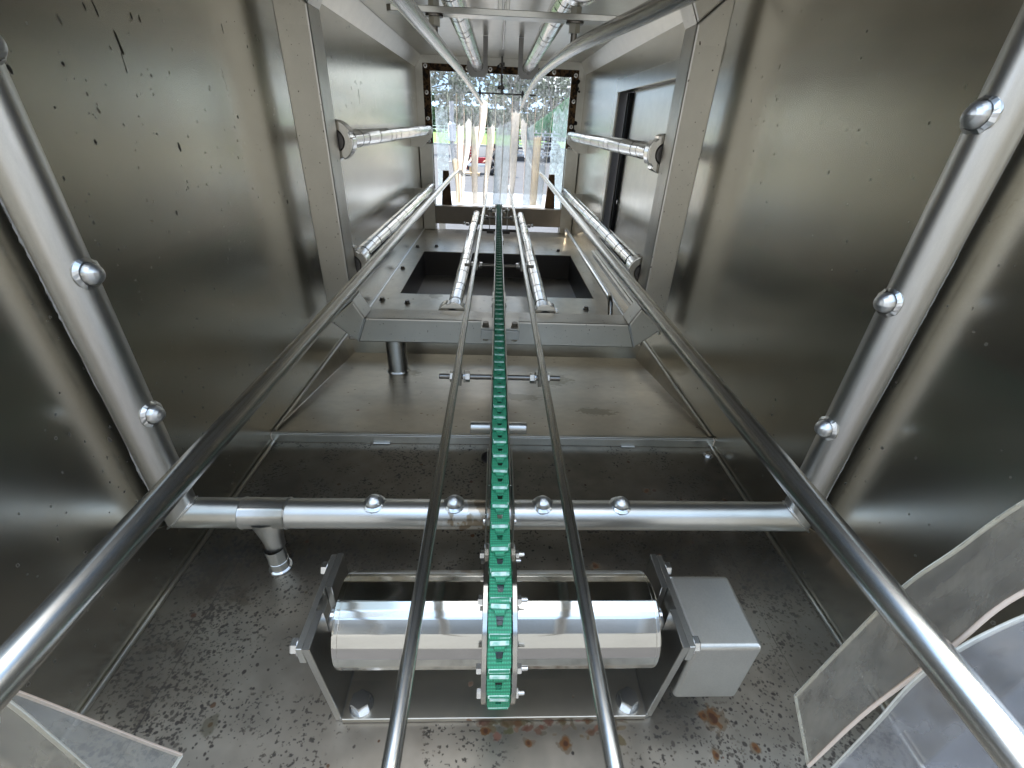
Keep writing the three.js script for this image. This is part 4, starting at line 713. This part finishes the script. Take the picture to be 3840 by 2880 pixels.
{ // big tree hanging over the yard
  const T = thing('broadleaf_tree', 'large leafy tree whose branches hang over the yard beyond the curtain', 'tree', [1.1, GY, -34]);
  mesh('trunk', tube([[0, 0, 0], [0.05, 1.2, 0.05], [-0.05, 2.6, 0], [0.1, 4.2, 0.1], [0.3, 7, 0]], 0.28, 40, 14), bark, T);
  const limbs = []; const tips = [];
  for (let i = 0; i < 26; i++) { const a = rr(0, 6.28), l = rr(2.5, 6.2), y0 = rr(2.2, 5.5), y1 = rr(1.9, 6.8); const m = [Math.cos(a) * l * 0.5, y0 + rr(0.5, 1.3), Math.sin(a) * l * 0.3], t = [Math.cos(a) * l, y1, Math.sin(a) * l * 0.55]; limbs.push(tube([[0, y0, 0], m, t], 0.055, 12, 6)); tips.push([m, t]); }
  mesh('limb', limbs, bark, T);
  const cl = []; for (const [m, t] of tips) for (let k = 0; k < 7; k++) { const f = rr(0.1, 1.15); cl.push([m[0] + (t[0] - m[0]) * f + rr(-0.6, 0.6), m[1] + (t[1] - m[1]) * f + rr(-0.7, 0.5), m[2] + (t[2] - m[2]) * f + rr(-0.5, 0.5), rr(0.25, 0.7)]); }
  for (let i = 0; i < 60; i++) cl.push([rr(-1.2, 5), rr(2.0, 4.8), rr(-1.5, 1.5), rr(0.25, 0.6)]);
  mesh('crown', leafCloud(5600, () => { const c = cl[Math.floor(rnd() * cl.length)]; return [c[0] + (rnd() + rnd() - 1) * c[3] * 1.4, c[1] + (rnd() + rnd() - 1) * c[3], c[2] + (rnd() + rnd() - 1) * c[3]]; }, 0.12, 0.24), leafMat(0.09, 0.12, 0.05), T);
  const T2 = thing('broadleaf_tree', 'second tree with loose branches nearer the left side of the exit', 'tree', [-5.2, GY, -31]);
  mesh('trunk', tube([[0, 0, 0], [0.05, 1.5, 0.02], [0.0, 3.5, 0], [0.2, 6, 0]], 0.2, 24, 12), bark, T2);
  const c2 = []; for (let i = 0; i < 60; i++) c2.push([rr(-1.5, 3.6), rr(2.6, 5.5), rr(-1.2, 1.2), rr(0.25, 0.6)]);
  mesh('limb', Array.from({ length: 9 }, (_, i) => tube([[0, 2.2 + i * 0.3, 0], [rr(0.2, 1.4), 3.2 + i * 0.2, rr(-0.4, 0.4)], [rr(-1, 3.2), rr(3, 5), rr(-1, 1)]], 0.04, 10, 6)), bark, T2);
  mesh('crown', leafCloud(2000, () => { const c = c2[Math.floor(rnd() * c2.length)]; return [c[0] + (rnd() + rnd() - 1) * c[3] * 1.4, c[1] + (rnd() + rnd() - 1) * c[3], c[2] + (rnd() + rnd() - 1) * c[3]]; }, 0.12, 0.24), leafMat(0.09, 0.12, 0.055), T2);
}
{ // far wood as one mass
  const h = mesh('far_woodland', leafCloud(9000, () => { const x = rr(-46, 46); const top = 2.6 + 1.6 * fbm(x * 0.2 + 40, 3, 71, 3); return [x, GY + top * Math.sqrt(rnd()) , -92 + rr(-2.5, 2.5)]; }, 0.5, 0.9), leafMat(0.05, 0.085, 0.045)); h.userData = { kind: 'stuff', label: 'far dark green line of trees behind the grass', category: 'woodland' };
}
const paint = (r, g, b, rough = 0.5, o = {}) => new THREE.MeshStandardMaterial({ color: RGB(r, g, b), roughness: rough, ...o });
const redP = paint(0.35, 0.015, 0.02, 0.4), blackP = paint(0.02, 0.02, 0.022, 0.5), greyP = paint(0.35, 0.36, 0.37, 0.5, { metalness: 0.4 }), lightP = paint(0.62, 0.63, 0.64, 0.5), wood = paint(0.45, 0.32, 0.18, 0.8);
{ // red tool trolley
  const T = thing('tool_trolley', 'red and black tool trolley with open drawers in the yard', 'tool trolley', [-1.24, GY, -20]);
  mesh('cabinet', bx(-0.33, 0.33, 0.14, 0.98, -0.25, 0.22, 0.01), redP, T);
  mesh('top_tray', bx(-0.35, 0.35, 0.985, 1.03, -0.26, 0.27, 0.01), greyP, T);
  mesh('corner_post', bx(0.02, 0.12, 0.12, 0.98, 0.222, 0.28, 0.01), blackP, T);
  for (let i = 0; i < 7; i++) { const y = 0.88 - i * 0.098, d = mesh('drawer', bx(0.13, 0.325, y - 0.075, y, 0.222, 0.26 + (i === 6 ? 0.28 : 0), 0.006), redP, T); mesh('handle', bx(0.135, 0.32, y - 0.022, y - 0.004, 0.262 + (i === 6 ? 0.28 : 0), 0.28 + (i === 6 ? 0.28 : 0), 0.004), lightP, d); }
  for (const [x, z] of [[-0.27, -0.18], [0.27, -0.18], [-0.27, 0.18], [0.27, 0.18]]) mesh('caster', [cyl([x - 0.02, 0.06, z], [x + 0.02, 0.06, z], 0.06), bx(x - 0.03, x + 0.03, 0.06, 0.138, z - 0.03, z + 0.03)], blackP, T);
  const bag = tag(mesh('tool_bag', (() => { const g = new THREE.SphereGeometry(0.14, 20, 14); g.scale(1.3, 0.9, 0.9); const p = g.attributes.position; for (let i = 0; i < p.count; i++) { const f = 1 + 0.25 * (vnoise(p.getX(i) * 20 + 9, p.getY(i) * 20 + p.getZ(i) * 15, 5) - 0.5); p.setXYZ(i, p.getX(i) * f, Math.max(-0.09, p.getY(i) * f), p.getZ(i) * f); } g.computeVertexNormals(); return g; })(), blackP), 'black soft bag lying on top of the tool trolley', 'bag'); bag.position.set(-1.2, GY + 1.123, -20);
  const c = tag(mesh('storage_crate', [bx(-0.2, 0.2, 0.0, 0.14, -0.16, 0.16, 0.01), bx(-0.17, 0.17, 0.141, 0.2, -0.13, 0.13, 0.01)], redP), 'small red case with a pale lid mark standing right of the trolley', 'case'); c.position.set(-0.62, GY + 0.36, -20.1);
}
{ // low work stand with steel profiles
  const T = thing('work_stand', 'low timber stand carrying pale steel profiles beside the trolley', 'stand', [-0.55, GY, -19.6]);
  for (const x of [-0.45, 0.4]) mesh('timber_block', bx(x - 0.12, x + 0.12, 0.0, 0.28, -0.15, 0.15, 0.01), x > 0 ? paint(0.16, 0.13, 0.1, 0.9) : wood, T);
  for (const z of [-0.1, 0.02, 0.14]) mesh('profile', bx(-0.62, 0.6, 0.2805, 0.36, z - 0.05, z + 0.05, 0.008), paint(0.5, 0.55, 0.6, 0.4, { metalness: 0.5 }), T);
  const t2 = thing('timber_pallet', 'small pale timber pallet in front of the trolley', 'pallet', [-1.0, GY, -18.9]);
  for (const z of [-0.14, 0, 0.14]) mesh('board', bx(-0.32, 0.32, 0.08, 0.105, z - 0.05, z + 0.05, 0.004), wood, t2);
  for (const x of [-0.27, 0, 0.27]) mesh('bearer', bx(x - 0.04, x + 0.04, 0, 0.0798, -0.19, 0.19, 0.004), wood, t2);
}
{ // steel rack frames stacked in the yard
  const T = thing('rack_stack', 'stack of grey steel frames lying in front of the green trailer', 'rack stack', [2.05, GY, -28]);
  for (let i = 0; i < 9; i++) { const y = 0.12 + i * 0.155, o = rr(-0.1, 0.1); const f = mesh('frame', [bx(-1.2 + o, 1.25 + o, y, y + 0.05, 0.3, 0.36), bx(-1.2 + o, 1.25 + o, y, y + 0.05, -0.36, -0.3)], i % 3 ? greyP : blackP, T); for (const x of [-1.1, -0.6, -0.1, 0.4, 0.9]) mesh('upright', bx(x + o, x + o + 0.08, y + 0.0505, y + 0.154, 0.3, 0.36), lightP, f); }
  mesh('skid', [bx(-1.2, 1.2, 0, 0.118, 0.25, 0.38), bx(-1.2, 1.2, 0, 0.118, -0.38, -0.25)], blackP, T);
}
{ // green trailer
  const gP = paint(0.02, 0.2, 0.05, 0.5);
  const T = thing('green_trailer', 'large green farm trailer body with a sloping front behind the racks', 'trailer', [4.1, GY, -32.5]);
  mesh('body', prism([[-2.6, 1.15], [2.6, 1.15], [2.6, 4.2], [0.4, 3.5], [-1.9, 1.75]], -1.1, 1.1, 'z', 0.03), gP, T);
  mesh('side_rib', [-1.2, -0.2, 0.8, 1.8].map((x) => bx(x, x + 0.08, 1.2, x < -0.5 ? 2.0 : 3.3, 1.102, 1.16)), paint(0.015, 0.14, 0.04, 0.5), T);
  mesh('chassis', bx(-2.7, 2.6, 0.9, 1.12, -0.5, 0.5), blackP, T);
  for (const x of [-0.6, 0.8]) for (const z of [-0.95, 0.95]) { const w = mesh('wheel', lathe([x, 0.46, z - 0.14], [0, 0, 1], [[0.2, 0], [0.42, 0], [0.46, 0.04], [0.46, 0.24], [0.42, 0.28], [0.2, 0.28]], 28), M.rubber, T); mesh('rim', lathe([x, 0.46, z - 0.1], [0, 0, 1], [[0, 0], [0.22, 0.02], [0.22, 0.2], [0, 0.21]], 20), lightP, w); }
}
{ // grey downpipe pole and brick-grey shed post left of the curtain
  const T = thing('yard_pole', 'grey pole with a sleeve joint standing left of the strips', 'pole', [-2.26, GY, -25]);
  mesh('shaft', cyl([0, 0, 0], [0, 2.6, 0], 0.11, 0.11, 24), greyP, T); mesh('sleeve', lathe([0, 0.9, 0], [0, 1, 0], [[0.111, 0], [0.19, 0.03], [0.19, 0.75], [0.111, 0.85]], 24), lightP, T); mesh('foot', bx(-0.2, 0.2, 0, 0.03, -0.2, 0.2), greyP, T);
  mesh('insulator', [0.98, 1.08, 1.18].map((y) => bx(-0.33, -0.191, y, y + 0.05, -0.06, 0.06)), lightP, T);
}
{ // fence line before the woodland
  const T = thing('field_fence', 'pale rail fence at the far edge of the grass', 'fence', [0, GY, -84]);
  for (const y of [0.5, 0.95]) mesh('rail', bx(-14, 14, y, y + 0.1, -0.03, 0.03), lightP, T);
  for (let i = -6; i <= 6; i++) mesh('post', bx(i * 2.2 - 0.06, i * 2.2 + 0.06, 0, 1.15, -0.1, -0.031), lightP, T);
}
{ // person kneeling at the work stand, seen from the side, facing the trolley
  const T = thing('person', 'person in black kneeling and reaching toward the low work stand', 'person', [-0.05, GY, -19.3]);
  const sm = (a, b, k) => { const h = Math.max(k - Math.abs(a - b), 0) / k; return Math.min(a, b) - h * h * k * 0.25; };
  const cap = (p, a, b, r0, r1) => { const ax = b[0] - a[0], ay = b[1] - a[1], az = b[2] - a[2], px = p[0] - a[0], py = p[1] - a[1], pz = p[2] - a[2]; const t = Math.min(1, Math.max(0, (ax * px + ay * py + az * pz) / (ax * ax + ay * ay + az * az))); return Math.hypot(px - ax * t, py - ay * t, pz - az * t) - (r0 + (r1 - r0) * t); };
  // joints (metres, facing -x)
  const hip = [0.12, 0.36, 0], chest = [-0.02, 0.72, 0], neck = [-0.08, 0.86, 0], head = [-0.13, 0.975, 0];
  const limbs = (z) => ({ sh: [-0.03, 0.79, z * 0.18], el: [-0.20, 0.58, z * 0.22], wr: [-0.38, 0.50, z * 0.13], hand: [-0.46, 0.48, z * 0.10], hp: [0.12, 0.34, z * 0.09], kn: [-0.24, z > 0 ? 0.12 : 0.42, z * 0.14], an: [z > 0 ? 0.15 : -0.2, 0.07, z * 0.13], toe: [z > 0 ? 0.22 : -0.38, 0.04, z * 0.14] });
  const A = limbs(1), B = limbs(-1);
  const bodyF = (p) => { let d = cap(p, neck, [-0.12, 0.95, 0], 0.05, 0.06); d = sm(d, Math.hypot((p[0] - head[0]) * 0.92, (p[1] - head[1]) * 0.82, (p[2] - head[2]) * 1.12) - 0.1, 0.03); d = sm(d, cap(p, [-0.22, 0.975, 0], [-0.245, 0.955, 0], 0.014, 0.016), 0.03); d = sm(d, cap(p, chest, neck, 0.1, 0.05), 0.05); for (const l of [A, B]) { d = sm(d, cap(p, l.sh, l.el, 0.045, 0.038), 0.04); d = sm(d, cap(p, l.el, l.wr, 0.036, 0.026), 0.03); d = sm(d, cap(p, l.wr, l.hand, 0.03, 0.032), 0.02); for (let f = 0; f < 4; f++) d = sm(d, cap(p, l.hand, [l.hand[0] - 0.075, l.hand[1] - 0.03, l.hand[2] + (f - 1.5) * 0.02], 0.011, 0.008), 0.008); d = sm(d, cap(p, l.hand, [l.hand[0] - 0.03, l.hand[1] + 0.03, l.hand[2] + (l === A ? -0.045 : 0.045)], 0.011, 0.009), 0.01); } return d; };
  const clothF = (p) => { let d = cap(p, hip, chest, 0.15, 0.16); d = sm(d, cap(p, chest, [-0.05, 0.8, 0], 0.15, 0.1), 0.06); d = sm(d, cap(p, A.sh, B.sh, 0.07, 0.07), 0.06); for (const l of [A, B]) { d = sm(d, cap(p, l.sh, [(l.sh[0] + l.el[0] * 2) / 3, (l.sh[1] + l.el[1] * 2) / 3, (l.sh[2] + l.el[2] * 2) / 3], 0.068, 0.058), 0.05); d = sm(d, cap(p, l.hp, l.kn, 0.095, 0.075), 0.06); d = sm(d, cap(p, l.kn, l.an, 0.07, 0.05), 0.05); d = sm(d, cap(p, l.an, l.toe, 0.05, 0.042), 0.03); } return d; };
  const hairF = (p) => Math.max(Math.hypot((p[0] - head[0] - 0.012) * 0.9, (p[1] - head[1] - 0.012) * 0.82, (p[2]) * 1.1) - 0.106, -(p[0] + 0.175) * -1 < 0 && p[1] < 1.03 ? 0.05 : -1, 0.95 - p[1]);
  const mc = (F, c, s, n, mat, name) => {
    const e = new MarchingCubes(n, mat, false, false, 60000); e.isolation = 0;
    for (let k = 0; k < n; k++) for (let j = 0; j < n; j++) for (let i = 0; i < n; i++) e.field[i + n * j + n * n * k] = -F([c[0] + (i / n * 2 - 1) * s, c[1] + (j / n * 2 - 1) * s, c[2] + (k / n * 2 - 1) * s]);
    e.update(); const g = new THREE.BufferGeometry(); const q = Array.from(e.positionArray.slice(0, e.count * 3)); for (let i = 0; i < q.length; i += 3) { q[i] = q[i] * s + c[0]; q[i + 1] = q[i + 1] * s + c[1]; q[i + 2] = q[i + 2] * s + c[2]; }
    g.setAttribute('position', new THREE.Float32BufferAttribute(q, 3)); g.computeVertexNormals(); return mesh(name, g, mat, T);
  };
  mc(bodyF, [-0.1, 0.6, 0], 0.62, 90, paint(0.5, 0.3, 0.22, 0.6), 'body');
  mc(clothF, [-0.05, 0.45, 0], 0.56, 64, paint(0.012, 0.012, 0.015, 0.8), 'clothing');
  mc(hairF, [-0.12, 0.99, 0], 0.16, 36, paint(0.05, 0.03, 0.02, 0.8), 'hair');
}

// ---------------------------------------------------------------- entrance strips pushed aside by the lower rails
{
  const mk = (label, rows, sd, tint, border, em) => { const q = smoothRows(rows, 8), o = V(q[0][0], q[0][1], q[0][2]); const T = thing('entrance_strip', label, 'plastic strip', o.toArray(), 'entrance curtain strips');
    const loc = q.map((r) => [r[0] - o.x, r[1] - o.y, r[2] - o.z, r[3] - o.x, r[4] - o.y, r[5] - o.z]);
    const m = pvc(sd, border, tint, 0.36, 0.22); m.color = RGB(0.93, 0.92, 0.9);
    const s = mesh('sheet', sheetGeo(loc, 0.0026), m, T); mesh('cut_edge', edgeGeo(loc.filter((_, k) => k % 2 === 0).map((r) => r.slice(0, 3)), 0.0013), em || edgePale, s); mesh('cut_edge', edgeGeo(loc.filter((_, k) => k % 2 === 0).map((r) => r.slice(3, 6)), 0.0013), edgeMat, s);
    const a = loc[loc.length - 1]; mesh('cut_edge', edgeGeo([a.slice(0, 3), [(a[0] + a[3]) / 2, (a[1] + a[4]) / 2, (a[2] + a[5]) / 2], a.slice(3, 6)], 0.0013), edgePale, s); };
  mk('clear strip with its square end hanging lowest behind the right lower rail', [[0.372, 0.735, -0.10, 0.372, 0.735, -0.06], [0.335, 0.5, -0.135, 0.325, 0.49, -0.095], [0.285, 0.33, -0.17, 0.2555, 0.309, -0.13], [0.268, 0.29, -0.17, 0.2465, 0.267, -0.13], [0.255, 0.261, -0.17, 0.238, 0.225, -0.13], [0.243, 0.19, -0.17, 0.23, 0.184, -0.13], [0.234, 0.119, -0.17, 0.224, 0.108, -0.13]], 811, [0.9, 0.88, 0.84], 0.6);
  mk('clear strip nearest the camera outside the right lower rail', [[0.375, 0.735, -0.05, 0.375, 0.735, -0.01], [0.33, 0.45, -0.09, 0.33, 0.45, -0.05], [0.262, 0.30, -0.125, 0.275, 0.30, -0.082], [0.236, 0.252, -0.125, 0.252, 0.245, -0.083], [0.235, 0.18, -0.125, 0.248, 0.17, -0.084], [0.235, 0.10, -0.125, 0.246, 0.08, -0.085]], 823, [0.92, 0.92, 0.93], 0.45);
  mk('clear strip with its pointed end curling inward under the left lower rail', [[-0.375, 0.735, -0.09, -0.375, 0.735, -0.05], [-0.365, 0.5, -0.11, -0.365, 0.5, -0.07], [-0.345, 0.27, -0.14, -0.345, 0.262, -0.10], [-0.304, 0.179, -0.15, -0.305, 0.168, -0.11], [-0.275, 0.139, -0.15, -0.278, 0.128, -0.11], [-0.252, 0.107, -0.15, -0.258, 0.10, -0.11], [-0.235, 0.086, -0.15, -0.243, 0.083, -0.112]], 837, [0.9, 0.9, 0.88], 0.5, edgeMat);
  mk('milky strip nearest the camera outside the left lower rail', [[-0.38, 0.735, -0.04, -0.38, 0.735, 0.0], [-0.345, 0.45, -0.08, -0.345, 0.45, -0.04], [-0.275, 0.29, -0.12, -0.285, 0.28, -0.078], [-0.256, 0.24, -0.12, -0.266, 0.23, -0.079], [-0.252, 0.19, -0.12, -0.262, 0.18, -0.08], [-0.25, 0.11, -0.12, -0.26, 0.10, -0.08]], 849, [0.92, 0.9, 0.86], 0.3);
}
// hall behind the camera, facing the entrance
{
  const T = thing('hall_building', 'grey clad hall behind the viewer facing the entrance', 'building', [0, GY, 5]);
  const clad = paint(0.22, 0.22, 0.21, 0.7);
  for (let i = 0; i < 12; i++) mesh('cladding_panel', bx(-12 + i * 2 + 0.01, -10 + i * 2 - 0.01, 0, 5.5, 0, 0.2, 0.02), clad, T);
  mesh('roof', prism([[-0.3, 5.51], [6, 5.51], [6, 7], [-0.3, 5.7]].map(([a, b]) => [-a, b]), -12.2, 12.2, 'x'), paint(0.12, 0.12, 0.13, 0.7), T);
}
scene.traverse((o) => { if (o.isMesh) { o.castShadow = true; o.receiveShadow = true; } });
renderer.render(scene, camera);
